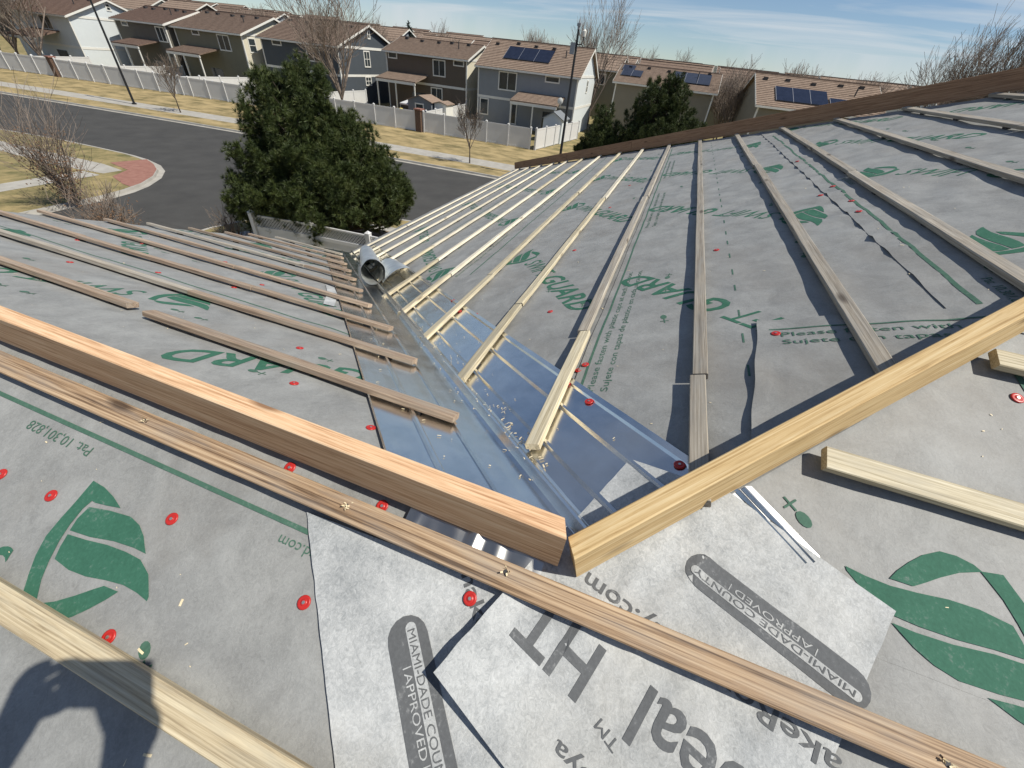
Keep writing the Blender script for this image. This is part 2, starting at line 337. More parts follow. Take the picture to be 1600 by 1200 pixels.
# sheathing below (solid slabs), far hip face and eave boards
def slab(name, poly, th, mat, parent):
    n = len(poly); vs = [Vector(p) for p in poly] + [Vector(p) - Vector((0, 0, th)) for p in poly]
    fs = [tuple(range(n)), tuple(range(2 * n - 1, n - 1, -1))] + [(i, i + n, (i + 1) % n + n, (i + 1) % n) for i in range(n)]
    return mesh_obj(name, vs, fs, mat, parent)
def rz(u, v): return max(min(u * T + NC, -u * T), min(u * T + NC, -v * T, (5.985 - u) * T))
DZ = -0.052
UE, VE = 3.26, 3.72
def pz(u, v, d=DZ): return (u, v, rz(u, v) + d)
AU = (5.985 + HS) / 2; AV = HS - AU
def sz(u, v): return (u, v, rz(u, v) + DZ)
slab('roof_sheathing', [sz(RU, RU), sz(UE, UE), sz(UE, 4.14), sz(RU, 4.14)], 0.02, MAT['deck'], roof)
slab('roof_sheathing', [sz(RU, RU), sz(AU, AV), sz(5.985 + VE, VE), sz(VE, VE)], 0.02, MAT['deck'], roof)
slab('roof_sheathing', [sz(RU, RU), sz(RU, 4.14), sz(-3.2, 4.14), (-3.2, -3.9, -3.2 * T + NC + DZ), (AU, -3.9, AU * T + NC + DZ), sz(AU, AV)], 0.02, MAT['deck'], roof)
slab('roof_sheathing', [(AU + .005, AV, -AV * T - 0.035), (AU + .005, -3.9, -AV * T - 0.035), (5.985 + VE, -3.9, -VE * T - 0.035), (5.985 + VE, VE, -VE * T - 0.035)], 0.02, MAT['memb'], roof)

# house walls below the roof
MAT['own_wall'] = two_tone('own_house_siding', (0.40, 0.37, 0.32), (0.46, 0.43, 0.38), 4, 0.3, 0.7, 0.8, 0.1)
hw = empty('house', (1.5, 1.5, LOT)); tag(hw, 'house under the stripped roof, beige siding', 'house')
m = MB(); m.box(-2.8, -4.4, LOT - 0.1, 2.95, 3.95, -1.36); m.obj('wall', MAT['own_wall'], hw)
m = MB(); m.box(2.96, -4.4, LOT - 0.1, 9.35, 3.4, -1.52); m.obj('wall', MAT['own_wall'], hw)

# ------------------------------------------------------------------ printing on the underlayment
_tc = {}
def text2d(s, size=1.0, shear=0.0, bold=0.0, spacing=1.0, sub=0.05):
    key = (s, shear, bold, spacing)
    if key not in _tc:
        cu = bpy.data.curves.new('t', 'FONT'); cu.body = s; cu.size = 1.0; cu.shear = shear; cu.offset = bold; cu.space_character = spacing; cu.resolution_u = 3
        ob = bpy.data.objects.new('t', cu); COL.objects.link(ob)
        dg = bpy.context.evaluated_depsgraph_get(); me = bpy.data.meshes.new_from_object(ob.evaluated_get(dg))
        bm = bmesh.new(); bm.from_mesh(me); bmesh.ops.remove_doubles(bm, verts=bm.verts, dist=1e-4)
        bmesh.ops.triangulate(bm, faces=bm.faces)
        for _ in range(3):
            es = [e for e in bm.edges if e.calc_length() > 0.32]
            if not es: break
            bmesh.ops.subdivide_edges(bm, edges=es, cuts=1); bmesh.ops.triangulate(bm, faces=[f for f in bm.faces if len(f.verts) > 3])
        bm.verts.index_update()
        _tc[key] = ([(v.co.x, v.co.y) for v in bm.verts], [tuple(v.index for v in f.verts) for f in bm.faces])
        bm.free(); bpy.data.meshes.remove(me); bpy.data.objects.remove(ob); bpy.data.curves.remove(cu)
    vs, fs = _tc[key]
    return [(x * size, y * size) for x, y in vs], fs

def poly2d(pts, grid=0.03):
    bm = bmesh.new(); f = bm.faces.new([bm.verts.new((x, y, 0)) for x, y in pts]); bmesh.ops.triangulate(bm, faces=[f])
    for _ in range(4):
        es = [e for e in bm.edges if e.calc_length() > grid]
        if not es: break
        bmesh.ops.subdivide_edges(bm, edges=es, cuts=1); bmesh.ops.triangulate(bm, faces=[f for f in bm.faces if len(f.verts) > 3])
    bm.verts.index_update()
    r = ([(v.co.x, v.co.y) for v in bm.verts], [tuple(v.index for v in f.verts) for f in bm.faces]); bm.free(); return r

LOGO = [[(0.073, -0.166), (0.044, -0.147), (0.019, -0.124), (-0.003, -0.098), (0.027, -0.108), (0.053, -0.118), (0.06, -0.123), (0.073, -0.109), (0.086, -0.082), (0.094, -0.054), (0.098, -0.019), (0.098, 0.013), (0.09, 0.054), (0.12, 0.046), (0.121, 0.037), (0.126, 0.0), (0.128, -0.033), (0.124, -0.066), (0.11, -0.096), (0.093, -0.126)],
        [(0.061, -0.111), (0.016, -0.096), (-0.029, -0.077), (-0.052, -0.057), (-0.068, -0.034), (-0.082, -0.001), (-0.055, -0.016), (-0.011, -0.035), (0.039, -0.051), (0.082, -0.07), (0.076, -0.091)],
        [(0.083, -0.063), (0.043, -0.046), (-0.001, -0.03), (-0.044, -0.01), (-0.075, 0.008), (-0.097, 0.036), (-0.11, 0.074), (-0.109, 0.081), (-0.086, 0.064), (-0.057, 0.047), (-0.023, 0.034), (0.018, 0.021), (0.055, 0.004), (0.089, -0.02), (0.088, -0.041)],
        [(0.092, 0.053), (0.058, 0.055), (0.024, 0.051), (-0.003, 0.046), (-0.023, 0.043), (-0.052, 0.057), (-0.034, 0.067), (-0.009, 0.077), (0.017, 0.085), (0.047, 0.088), (0.068, 0.079), (0.086, 0.064)]]
LOGO2D = [poly2d(p) for p in LOGO]

class Print:
    """flat lettering draped on a sheet: collect shapes in plane coordinates, then build one mesh"""
    def __init__(s, pl, zf=None): s.pl = pl; s.zf = zf; s.v = []; s.f = []
    def put(s, shape, o, e1, eps=0.0009):
        l = math.hypot(*e1); e1 = (e1[0] / l, e1[1] / l)
        e2 = (-e1[1], e1[0]) if s.pl != 'L' else (e1[1], -e1[0])
        n = len(s.v)
        for x, y in shape[0]:
            a = o[0] + x * e1[0] + y * e2[0]; b = o[1] + x * e1[1] + y * e2[1]
            s.v.append(s.zf(a, b, eps) if s.zf else PF[s.pl](a, b, top_h(s.pl, a, b) + eps * (1.7 if s.pl == 'N' else 1)))
        def inside(i):
            if s.zf: return True
            x, y = shape[0][i]; a = o[0] + x * e1[0] + y * e2[0]; b = o[1] + x * e1[1] + y * e2[1]; lo, hi = alims(s.pl, b); return lo + .02 < a < hi - .02
        s.f += [tuple(i + n for i in f) for f in shape[1] if all(inside(i) for i in f)]
    def text(s, t, o, e1, size, shear=0.0, bold=0.0, width=None, align=0.0, eps=0.0009, spacing=1.0):
        vs, fs = text2d(t, 1.0, shear, bold, spacing)
        w = max(x for x, y in vs)
        sx = width / w if width else size
        s.put(([(x * sx - align * w * sx, y * size) for x, y in vs], fs), o, e1, eps)
    def logo(s, c, e1, k=1.0, eps=0.0009):
        for p in LOGO2D: s.put(([(x * k, y * k) for x, y in p[0]], p[1]), c, e1, eps)
    def line(s, p, q, w, eps=0.0009, step=0.04):
        L = math.hypot(q[0] - p[0], q[1] - p[1]); n = max(1, int(L / step))
        vs = [(L * i / n, y) for i in range(n + 1) for y in (-w / 2, w / 2)]
        s.put((vs, [(2 * i, 2 * i + 2, 2 * i + 3, 2 * i + 1) for i in range(n)]), p, (q[0] - p[0], q[1] - p[1]), eps)
    def mark(s, c, e1, k=1.0):
        """plus sign with an oval: fastening mark"""
        s.put(([(-.012 * k, -.0016 * k), (.012 * k, -.0016 * k), (.012 * k, .0016 * k), (-.012 * k, .0016 * k)], [(0, 1, 2, 3)]), c, e1)
        s.put(([(-.0016 * k, -.012 * k), (.0016 * k, -.012 * k), (.0016 * k, .012 * k), (-.0016 * k, .012 * k)], [(0, 1, 2, 3)]), c, e1)
        l = math.hypot(*e1); c2 = (c[0] + e1[0] / l * .026 * k, c[1] + e1[1] / l * .026 * k)
        ring = [(math.cos(t * .5236) * .013 * k, math.sin(t * .5236) * .009 * k) for t in range(12)]
        s.put((ring, [tuple(range(12))]), c2, e1)
    def obj(s, name, mat, parent): return mesh_obj(name, s.v, s.f if s.pl != 'X' else s.f, mat, parent)

def row(pr, c, e1, k=1.0):
    """sail emblem followed by the brand lettering"""
    l = math.hypot(*e1); u = (e1[0] / l, e1[1] / l); p2 = (-u[1], u[0]) if pr.pl != 'L' else (u[1], -u[0])
    pr.logo(c, e1, k * 0.95)
    at = lambda x: (c[0] + u[0] * x * k - p2[0] * .055 * k, c[1] + u[1] * x * k - p2[1] * .055 * k)
    pr.text('SWIFT', at(.16), e1, 0.150 * k, 0.28, 0.002, width=0.37 * k)
    pr.text('GUARD', at(.55), e1, 0.160 * k, 0.28, 0.020, width=0.56 * k)

prR = Print('R'); prL = Print('L'); prN = Print('N')
for j in range(-1, 6): row(prR, (2.12 + 1.38 * j, 0.98), (-.84, -.54))
for j in range(-1, 3): row(prR, (1.95 + 1.30 * j, -0.50), (.74, .67))
for j in range(0, 4): row(prR, (1.40 + 1.22 * j, -0.90), (-.84, -.54), 0.92)
for j in range(0, 3): row(prR, (3.1 + 1.3 * j, -2.35), (.74, .60))
for j in range(0, 6): row(prR, (2.0 + 1.36 * j, 1.62), (.80, .60))
for j in range(0, 5): row(prR, (4.2 + 1.36 * j, 3.15), (-.84, -.54))
row(prL, (0.40, 0.80), (.87, -.5)); row(prL, (1.84, 0.65), (.87, -.45)); row(prL, (3.25, 0.79), (.87, -.5))
for j in range(0, 2): row(prL, (2.38 + 1.35 * j, 1.62), (-.84, -.50))
for j in range(0, 2): row(prL, (2.35 + 1.2 * j, 2.55), (.87, -.5))
for j in range(0, 1): row(prL, (3.7 + 1.2 * j, 3.2), (-.84, -.4))
row(prN, (0.905, 0.27), (.866, .5)); row(prN, (-0.400, -0.145), (-.86, -.42), 1.04); row(prN, (2.2, 0.27), (.866, .5)); row(prN, (-1.62, -0.135), (-.86, -.42))
row(prN, (-1.0, 0.30), (-.86, -.42))
prR.obj('printed_brand_name', MAT['green'], roof); prL.obj('printed_brand_name', MAT['green'], roof); prN.obj('printed_brand_name', MAT['green'], roof)

pg = Print('R')
pg.line((0.97, -0.70), (4.9, -0.70), 0.012); pg.line((0.60, 0.272), (5.9, 0.272), 0.008); pg.line((1.9, 1.30), (7.0, 1.30), 0.010); pg.line((3.1, 2.36), (8.0, 2.36), 0.010)
pg.text('Pat. 10,301,828', (1.12, -0.755), (-1, 0), 0.030); pg.text('Pat. 10,301,828', (2.6, -0.755), (-1, 0), 0.030)
for a0 in (0.62, 2.3, 3.9):
    pg.text('Please fasten with plastic caps at each location.', (a0 - 0.02, 0.232), (1, 0), 0.030, width=0.95)
    pg.text('Sujete con tapas de plastico en cada ubicacion.', (a0 - 0.02, 0.190), (1, 0), 0.030, width=0.95)
for a0 in (1.9, 3.6, 5.2):
    pg.text('Please fasten with plastic caps at each location.', (a0, 1.40), (1, 0), 0.030, width=0.95)
    pg.text('Sujete con tapas de plastico en cada ubicacion.', (a0, 1.45), (1, 0), 0.030, width=0.95)
a = 0.66
while a < 5.6:
    pg.line((a, -0.166), (a + 0.055, -0.166), 0.005); a += RNG.uniform(0.15, 0.24)
for i in range(70):
    b = RNG.choice([-1.9, -1.3, -0.82, -0.40, 0.08, 0.42, 0.62, 1.12, 1.8, 2.2]) + RNG.uniform(-.02, .02); a = RNG.uniform(max(abs(b) * CS + .3, .5), 5.7 + b * CS)
    pg.mark((a, b), (RNG.choice([-1, 1]), .15), 1.15)
pg.obj('printed_notes', MAT['green2'], roof)
pg = Print('L')
pg.line((0.95, 0.86), (4.1, 0.86), 0.010); pg.line((1.9, 1.80), (4.1, 1.80), 0.010)
pg.text('Pat. 10,301,828', (2.6, 0.80), (1, 0), 0.030)
for i in range(34):
    b = RNG.choice([0.14, 0.30, 0.56, 1.05, 1.32, 1.75, 2.2]) + RNG.uniform(-.02, .02); a = RNG.uniform(b * CS + .5, 4.0)
    pg.mark((a, b), (1, -.1), 1.1)
pg.obj('printed_notes', MAT['green2'], roof)
pg = Print('N')
pg.line((2.6, 0.098), (0.56, 0.098), 0.0085); pg.text('Pat. 10,301,828', (1.100, 0.118), (1, 0), 0.028, width=0.185)
pg.text('swiftguard.com', (0.63, 0.118), (1, 0), 0.026, width=0.16, align=1.0)
pg.mark((-0.184, -0.243), (-.75, .66), 1.15); pg.mark((0.708, 0.356), (.6, -.6), 1.0); pg.mark((-0.60, -0.42), (1, .2)); pg.mark((1.45, 0.30), (1, .2))
pg.line((-0.37, -0.37), (-0.44, -0.355), 0.004); pg.line((-0.56, -0.75), (-0.60, -0.60), 0.012); pg.line((-0.60, -0.60), (-0.63, -0.52), 0.012)
pg.obj('printed_notes', MAT['green2'], roof)

# strip wrapped over the hip, with upright notes
wrap_v, wrap_f = [], []
NA, NBW = 26, 60
def wrap_left(a): return -0.155 - 0.055 * (a - 0.47) / 0.48 + 0.004 * nz(a * 9, 7.0)
for r in range(NBW + 1):
    for c in range(NA + 1):
        a = 0.18 + (0.955 - 0.18) * c / NA
        b = wrap_left(a) + (-1.15 - wrap_left(a)) * r / NBW
        if a < HS - b * CS: a = HS - b * CS
        d = wrap_left(a) - b
        lift = 0.006 + (0.010 * max(0, 1 - abs(d) / 0.05) * max(0, nz(a * 7, 2.5) + 0.35))
        wrap_v.append(P_R(a, b, top_h('R', a, b) + lift))
for r in range(NBW):
    for c in range(NA):
        wrap_f.append((r * (NA + 1) + c, (r + 1) * (NA + 1) + c, (r + 1) * (NA + 1) + c + 1, r * (NA + 1) + c + 1))
wrap = mesh_obj('underlayment_strip', wrap_v, wrap_f, MAT['memb'], roof, True)
tag(wrap, 'grey strip lapped over the hip, printed with fastening notes')
pw = Print('R')
pw.line((0.893, -0.20), (0.885, -1.1), 0.006, 0.0075)
pw.text('Please fasten with plastic caps', (0.848, -0.255), (0, -1), 0.034, width=0.62, eps=0.0075)
pw.text('Sujete con tapas de plastico', (0.805, -0.255), (0, -1), 0.034, width=0.58, eps=0.0075)
pw.mark((0.93, -0.26), (.2, 1), 1.0)
pw.obj('printed_notes', MAT['green2'], roof)

# ------------------------------------------------------------------ metal valley
valley = empty('valley_flashing', (0.3, 0.3, -0.15)); tag(valley, 'shiny galvanised valley flashing with ribs, running between the two slopes', 'flashing')
R2 = math.sqrt(2)
def vpt(t, d, h):
    """t along the valley in plan, d = u - v, h above the bare slope"""
    q = d / R2; u, v = (t + q) / R2, (t - q) / R2
    z = -T * (t - abs(q)) / R2
    return Vector((u, v, z + h / CS))
FLAT = -0.0265
def rib(d0, w=0.011, h=0.0085): return [(d0 - w, FLAT), (d0 - w * 0.45, FLAT + h), (d0 + w * 0.45, FLAT + h), (d0 + w, FLAT)]
left_prof = [(-0.445, FLAT + 0.004), (-0.438, FLAT)] + rib(-0.302) + rib(-0.167) + [(-0.062, FLAT), (-0.050, FLAT)]
mid_prof = [(-0.050, FLAT), (-0.036, FLAT + 0.004), (-0.020, FLAT + 0.026), (-0.010, FLAT + 0.027), (0.016, FLAT + 0.004), (0.028, FLAT)]
right_prof = [(0.028, FLAT), (0.040, FLAT)] + rib(0.095) + rib(0.248) + [(0.352, FLAT), (0.358, FLAT + 0.005), (0.385, FLAT + 0.003)]
def vpiece(name, prof, t0f, t1, mat, parent, n=90):
    vs, fs = [], []
    for i in range(n + 1):
        for d, h in prof:
            t0 = t0f(d); t = t0 + (t1 - t0) * i / n
            vs.append(vpt(t, d, h + 0.0010 * nz(t * 5, d * 9, 8) + 0.0004 * nz(t * 22, d * 30, 3)))
    k = len(prof)
    for i in range(n):
        for j in range(k - 1): fs.append((i * k + j, i * k + j + 1, (i + 1) * k + j + 1, (i + 1) * k + j))
    o = mesh_obj(name, vs, fs, mat, parent, False)
    return o
def subd(prof, st=0.02):
    out = []
    for (d0, h0), (d1, h1) in zip(prof, prof[1:]):
        n = max(1, int(abs(d1 - d0) / st)); out += [(d0 + (d1 - d0) * i / n, h0 + (h1 - h0) * i / n) for i in range(n)]
    return out + [prof[-1]]
VT1 = 3.55 * R2
vpiece('left_pan', subd(left_prof), lambda d: RU * R2 + abs(d) / R2 + 0.004, VT1, MAT['metal'], valley)
vpiece('center_rib', mid_prof, lambda d: RU * R2 + abs(d) / R2 * (d < 0) + 0.004, VT1, MAT['metal'], valley)
vpiece('right_pan', subd(right_prof), lambda d: HS / R2 + 0.030, VT1, MAT['metal'], valley)
# crumpled upper end turned down over the ridge, below the ridge board
vs, fs = [], []
for i in range(31):
    a = 0.455 - 0.27 * i / 30
    for j in range(7):
        b = -0.035 + 0.062 * j / 6
        h = -0.024 + 0.006 * nz(a * 30, b * 20, 4) + 0.005 * max(0, math.sin(a * 75)) * (j / 6)
        if abs(a - 0.315) < 0.008: h += 0.010
        u = 0.115 - 0.135 * j / 6
        vs.append((u, a, rz(u, a) + h + 0.004))
for i in range(30):
    for j in range(6): fs.append((i * 7 + j, i * 7 + j + 1, (i + 1) * 7 + j + 1, (i + 1) * 7 + j))
mesh_obj('crumpled_end', vs, fs, galv('creased_steel', 0.30, (0.42, 0.42, 0.41)), valley, True)
# right-hand pan tail folded over the hip
mt = MB()
tail = [(-0.02, -0.215), (-0.118, -0.250), (-0.232, -0.165), (-0.18, -0.10)]
def tailp(a, b, h=-0.0275): return P_N(a, b, h)
mt.add([tailp(*p) for p in tail], [(0, 1, 2, 3)])
for k in (0.010, 0.022):
    p0 = Vector((-0.118 + k, -0.250 + k * 0.5)); p1 = Vector((-0.232 + k, -0.165 + k * 0.5))
    mt.add([tailp(p0.x, p0.y, -0.0265), tailp(p0.x + 0.003, p0.y + 0.004, -0.0215), tailp(p1.x + 0.003, p1.y + 0.004, -0.0215), tailp(p1.x, p1.y, -0.0265)], [(0, 1, 2, 3)])
    mt.add([tailp(p0.x + 0.003, p0.y + 0.004, -0.0215), tailp(p0.x + 0.006, p0.y + 0.008, -0.0265), tailp(p1.x + 0.006, p1.y + 0.008, -0.0265), tailp(p1.x + 0.003, p1.y + 0.004, -0.0215)], [(0, 1, 2, 3)])
mt.obj('folded_tail', MAT['metal'], valley)

# ------------------------------------------------------------------ timber
def beam(name, A, B, w, h, nrm, mat, seg=0.25, bow=0.0015, cut=0.0, twist=0.0):
    """timber whose bottom centre line runs A->B; nrm = up direction"""
    A, B, nrm = Vector(A), Vector(B), Vector(nrm).normalized(); X = (B - A).normalized(); Y = nrm.cross(X).normalized(); Z = X.cross(Y)
    L = (B - A).length; n = max(2, int(L / seg)); c = 0.0022; sd = RNG.uniform(0, 99); vs, fs = [], []
    prof = [(-w / 2 + c, 0), (w / 2 - c, 0), (w / 2, c), (w / 2, h - c), (w / 2 - c, h), (-w / 2 + c, h), (-w / 2, h - c), (-w / 2, c)]
    for i in range(n + 1):
        x = L * i / n; dy = bow * nz(x * 1.3, sd); dzz = bow * 0.6 * nz(x * 1.7, sd + 9)
        for (y, z) in prof:
            e = 0.0006 * nz(x * 14 + y * 90, z * 90, sd)
            xx = x + (cut * y if i in (0, n) else 0)
            vs.append((xx, y + dy + e, z + dzz + e))
    for i in range(n):
        for k in range(8): fs.append((i * 8 + k, i * 8 + (k + 1) % 8, (i + 1) * 8 + (k + 1) % 8, (i + 1) * 8 + k)[::-1])
    fs += [tuple(range(8)), tuple(n * 8 + k for k in range(8))[::-1]]
    mw = Matrix(((X.x, Y.x, Z.x, A.x), (X.y, Y.y, Z.y, A.y), (X.z, Y.z, Z.z, A.z), (0, 0, 0, 1)))
    me = bpy.data.meshes.new(name); me.from_pydata(vs, [], fs); me.materials.append(mat); me.update()
    bm = bmesh.new(); bm.from_mesh(me); bmesh.ops.recalc_face_normals(bm, faces=bm.faces); bm.to_mesh(me); bm.free()
    o = bpy.data.objects.new(name, me); COL.objects.link(o); o.matrix_basis = mw
    return o, L

pad_me = None
def pads(o, L, w, step=0.58, depth=0.0125):
    global pad_me
    if pad_me is None:
        b = MB(); b.box(-0.02, -0.012, -depth, 0.02, 0.012, 0.0); t_ = b.obj('spacer', MAT['pad']); pad_me = t_.data; bpy.data.objects.remove(t_)
    x = 0.12
    while x < L:
        p = bpy.data.objects.new('spacer', pad_me); COL.objects.link(p); p.parent = o; p.matrix_basis = Matrix.Translation((x, 0, 0.0005)); x += step * RNG.uniform(0.9, 1.1)

BW, BH = 0.038, 0.019
NRM = {'L': (SN, 0, CS), 'R': (0, SN, CS), 'N': (-SN, 0, CS)}
def batten(pl, b, a0, a1, mat, label, group, db=0.0, w=BW):
    o, L = beam('batten', PF[pl](a0, b, -BH), PF[pl](a1, b + db, -BH), w, BH, NRM[pl], mat, bow=0.003)
    tag(o, label, 'batten', group); pads(o, L, w)
    return o

ORD = ['', 'first', 'second', 'third', 'fourth', 'fifth', 'sixth', 'seventh', 'eighth', 'ninth', 'tenth']
R_LAB = 'pale wooden batten on the hip slope, lower end cut off above the metal valley'
joints = {0: [0.63], 1: [0.93, 3.1], 2: [1.25, 3.4], 3: [1.75, 4.0], 4: [1.9, 4.4], 5: [2.35, 4.9], 6: [2.9, 5.3], 7: [3.4, 5.6], 8: [3.1, 6.2], 9: [4.3, 6.6], 10: [4.6, 7.2], -1: [3.4], -2: [2.6], -3: [1.75], -4: [2.9], -5: [2.7], -6: []}
starts = {0: 0.215, 1: 0.336, 2: 0.641, 3: 0.985, 4: 1.32, 5: 1.628, 6: 1.968, 7: 2.33, 8: 2.68, 9: 3.02, 10: 3.38}
for k in range(-6, 11):
    b = -0.0312 + 0.3764 * k - BW / 2
    a0 = starts.get(k, HS - b * CS + 0.045); a1 = 5.985 + b * CS - 0.035
    cuts = [a0] + [c for c in joints.get(k, []) if a0 + .1 < c < a1 - .3] + [a1]
    for i, (p, q) in enumerate(zip(cuts, cuts[1:])):
        if k >= 7: mt_ = MAT['w_pale']
        elif k >= 2: mt_ = MAT['w_yel'] if (i == 0 or RNG.random() < .5) else MAT['w_pale']
        elif k == 1: mt_ = MAT['w_yel'] if i == 0 else MAT['w_grey']
        else: mt_ = MAT['w_grey']
        if k >= 1 and i == 0: lab, gr = R_LAB, 'battens ending above the metal valley on the hip slope'
        elif k >= 1: lab, gr = 'pale batten on the hip slope, butted end to end, running towards the brown board', 'butted battens on the lower hip slope'
        elif k == 0: lab, gr = ('short grey batten beside the red cap on metal, passing under the pine board', None) if i == 0 else ('long grey batten in line with the red cap on metal', None)
        elif i == 0: lab, gr = 'weathered grey batten on the hip slope starting at the fresh pine hip board', 'grey battens starting at the pine hip board'
        else: lab, gr = 'weathered grey batten on the upper hip slope ending at the brown board', 'grey battens ending at the brown board'
        if k >= 1 and i == 0: lab = '%s pale batten row below the red cap on metal, piece ending above the valley' % ORD[k]
        elif k >= 1: lab = '%s pale batten row downslope of the red cap on metal, %s piece' % (ORD[k], 'upper' if i == len(cuts) - 2 else 'middle')
        elif k < 0 and i == 0: lab = '%s grey batten row upslope of the red cap on metal, piece at the hip board' % ORD[-k]
        elif k < 0: lab = '%s grey batten row upslope of the red cap on metal, piece at the brown board' % ORD[-k]
        g0 = 0.004 if i else 0.0
        batten('R', b + RNG.uniform(-.006, .006) * (i > 0), p + g0, q - 0.002, mt_, lab, gr, db=RNG.uniform(-.006, .006))

L_ends = [0.528, 0.848, 1.163, 1.503, 1.804, 2.106, 2.40, 2.70, 3.00, 3.27]
L_joint = {2: [1.92], 3: [1.95, 3.2], 4: [2.45], 5: [2.3], 6: [2.55], 7: [2.95], 8: [2.98], 9: [3.3]}
for k in range(1, 11):
    b = 0.108 + 0.32 * k - BW / 2; a0 = L_ends[k - 1]; a1 = 4.157 + RNG.uniform(-.04, .05)
    if k == 1:
        batten('L', b - 0.006, a0, 1.674, MAT['w_red'], 'short reddish batten overhanging the metal valley, next below the fir ridge board', None, db=0.004, w=0.041)
        batten('L', 0.423, 1.778, 4.2, MAT['w_red'], 'reddish batten ending in a gap short of its neighbour, next below the fir ridge board', None, db=0.01)
        continue
    cuts = [a0] + [c for c in L_joint.get(k, []) if a0 + .15 < c] + [a1]
    for i, (p, q) in enumerate(zip(cuts, cuts[1:])):
        lab, gr = ('reddish brown batten with its end over the metal valley, below the fir ridge board', 'reddish battens ending over the metal valley') if i == 0 else ('reddish brown batten running out to the gable edge, clear of the metal valley', 'reddish battens running to the gable edge')
        lab = '%s batten row below the fir ridge board, piece %s' % (ORD[k], 'ending over the metal valley' if i == 0 else ('reaching the gable edge' if i == len(cuts) - 2 else 'in the middle of the row'))
        batten('L', b + RNG.uniform(-.004, .004), p + (0.003 if i else 0), q - 0.002, MAT['w_red'] if RNG.random() < .8 else MAT['w_grey'], lab, gr, db=RNG.uniform(-.006, .006))

fgb = batten('N', 0.040, 2.9, -1.1, MAT['w_fg'], 'long weathered brown batten with nail holes crossing the white membrane patches', None, w=0.046)
batten('N', 0.368, 2.2, -1.6, MAT['w_tan'], 'pale tan batten below the printed sail emblem, with the photographer\'s shadow across it', None, w=0.046)
batten('N', -0.338, -0.225, -3.6, MAT['w_yel'], 'yellow batten with a sawn square end, between pine hip board and second sail emblem', None, w=0.046)
batten('N', -0.668, -0.530, -3.6, MAT['w_yel'], 'yellow batten whose sawn end almost touches the pine hip board', None, w=0.046)
batten('N', -1.00, -1.05, -3.9, MAT['w_yel'], 'yellow batten high on the near slope beside the pine hip board', None, w=0.046)

def board(name, A, B, w, h, up, mat, label, cut=0.0, seg=0.2):
    o, L = beam(name, A, B, w, h, up, mat, bow=0.002, cut=cut, seg=seg)
    return tag(o, label, 'board'), L
rb, rl = board('ridge_board', (0.051, 0.168, -0.063), (0.053, 3.9, -0.063), 0.037, 0.094, (0, 0, 1), MAT['w_ridge'], 'fresh orange fir board on edge along the ridge, beside the long brown batten', cut=-0.35)
hd = Vector((1, -1, T)).normalized(); hp = Vector((1, 1, 0)).normalized(); hnv = hp.cross(hd).normalized() if hp.cross(hd).z > 0 else hd.cross(hp).normalized()
hA = hp * 0.131 + hd * -0.076 + hnv * -0.055; hB = hp * 0.105 + hd * 2.6 + hnv * -0.055
hb, hl = board('hip_board', hA, hB, 0.037, 0.087, hnv, MAT['w_hip'], 'fresh yellow pine board on edge along the hip, meeting the orange board', cut=0.25)
fd = Vector((-1, -1, T)).normalized(); fo = Vector((5.985, 0, 0))
def fpt(s_): return fo + Vector((1, 1, -T)).normalized() * s_ + Vector((0, 0, -0.012))
fn = Vector((1, -1, 0)).normalized(); fu = fn.cross(fd).normalized(); fu = fu if fu.z > 0 else -fu
for (s0, s1, hh, lab) in [(5.35, 3.05, 0.135, 'dark brown board on edge at the lower end of the far hip'), (3.045, 1.2, 0.132, 'dark brown board with knots, between two others along the far hip'), (1.195, -4.1, 0.130, 'long brown board on edge along the upper far hip')]:
    board('far_hip_board', fpt(s0), fpt(s1), 0.038, hh, fu, MAT['w_brown'], lab)

# nail holes with pale splinters in the long brown batten
nh = MB(); sp = MB()
for a_ in (1.02, 0.535, 0.237, -0.36, -0.62):
    c = P_N(a_, 0.041 + RNG.uniform(-.006, .006), 0.0006)
    ring = [c + Vector((math.cos(t * .785) * .0042 * CS, math.sin(t * .785) * .0042, math.cos(t * .785) * .0042 * SN)) for t in range(8)]
    nh.add(ring, [tuple(range(8))])
    for j in range(9):
        d = Vector((RNG.uniform(-1, 1), RNG.uniform(-1, 1), 0)).normalized(); q = c + d * RNG.uniform(.003, .008); l = RNG.uniform(.003, .008); e = Vector((RNG.uniform(-1, 1), RNG.uniform(-1, 1), RNG.uniform(0, .8))).normalized() * l; s_ = d.cross(Vector((0, 0, 1))) * .0014
        sp.add([q - s_, q + s_, q + e + s_ + Vector((0, 0, .001)), q + e - s_ + Vector((0, 0, .001))], [(0, 1, 2, 3)])
for mb_, nm, mt_ in ((nh, 'nail_hole', MAT['pad']), (sp, 'splinters', MAT['shaving'])):
    o = mb_.obj(nm, mt_); o.parent = fgb; o.matrix_basis = fgb.matrix_basis.inverted(); o['kind'] = 'stuff'

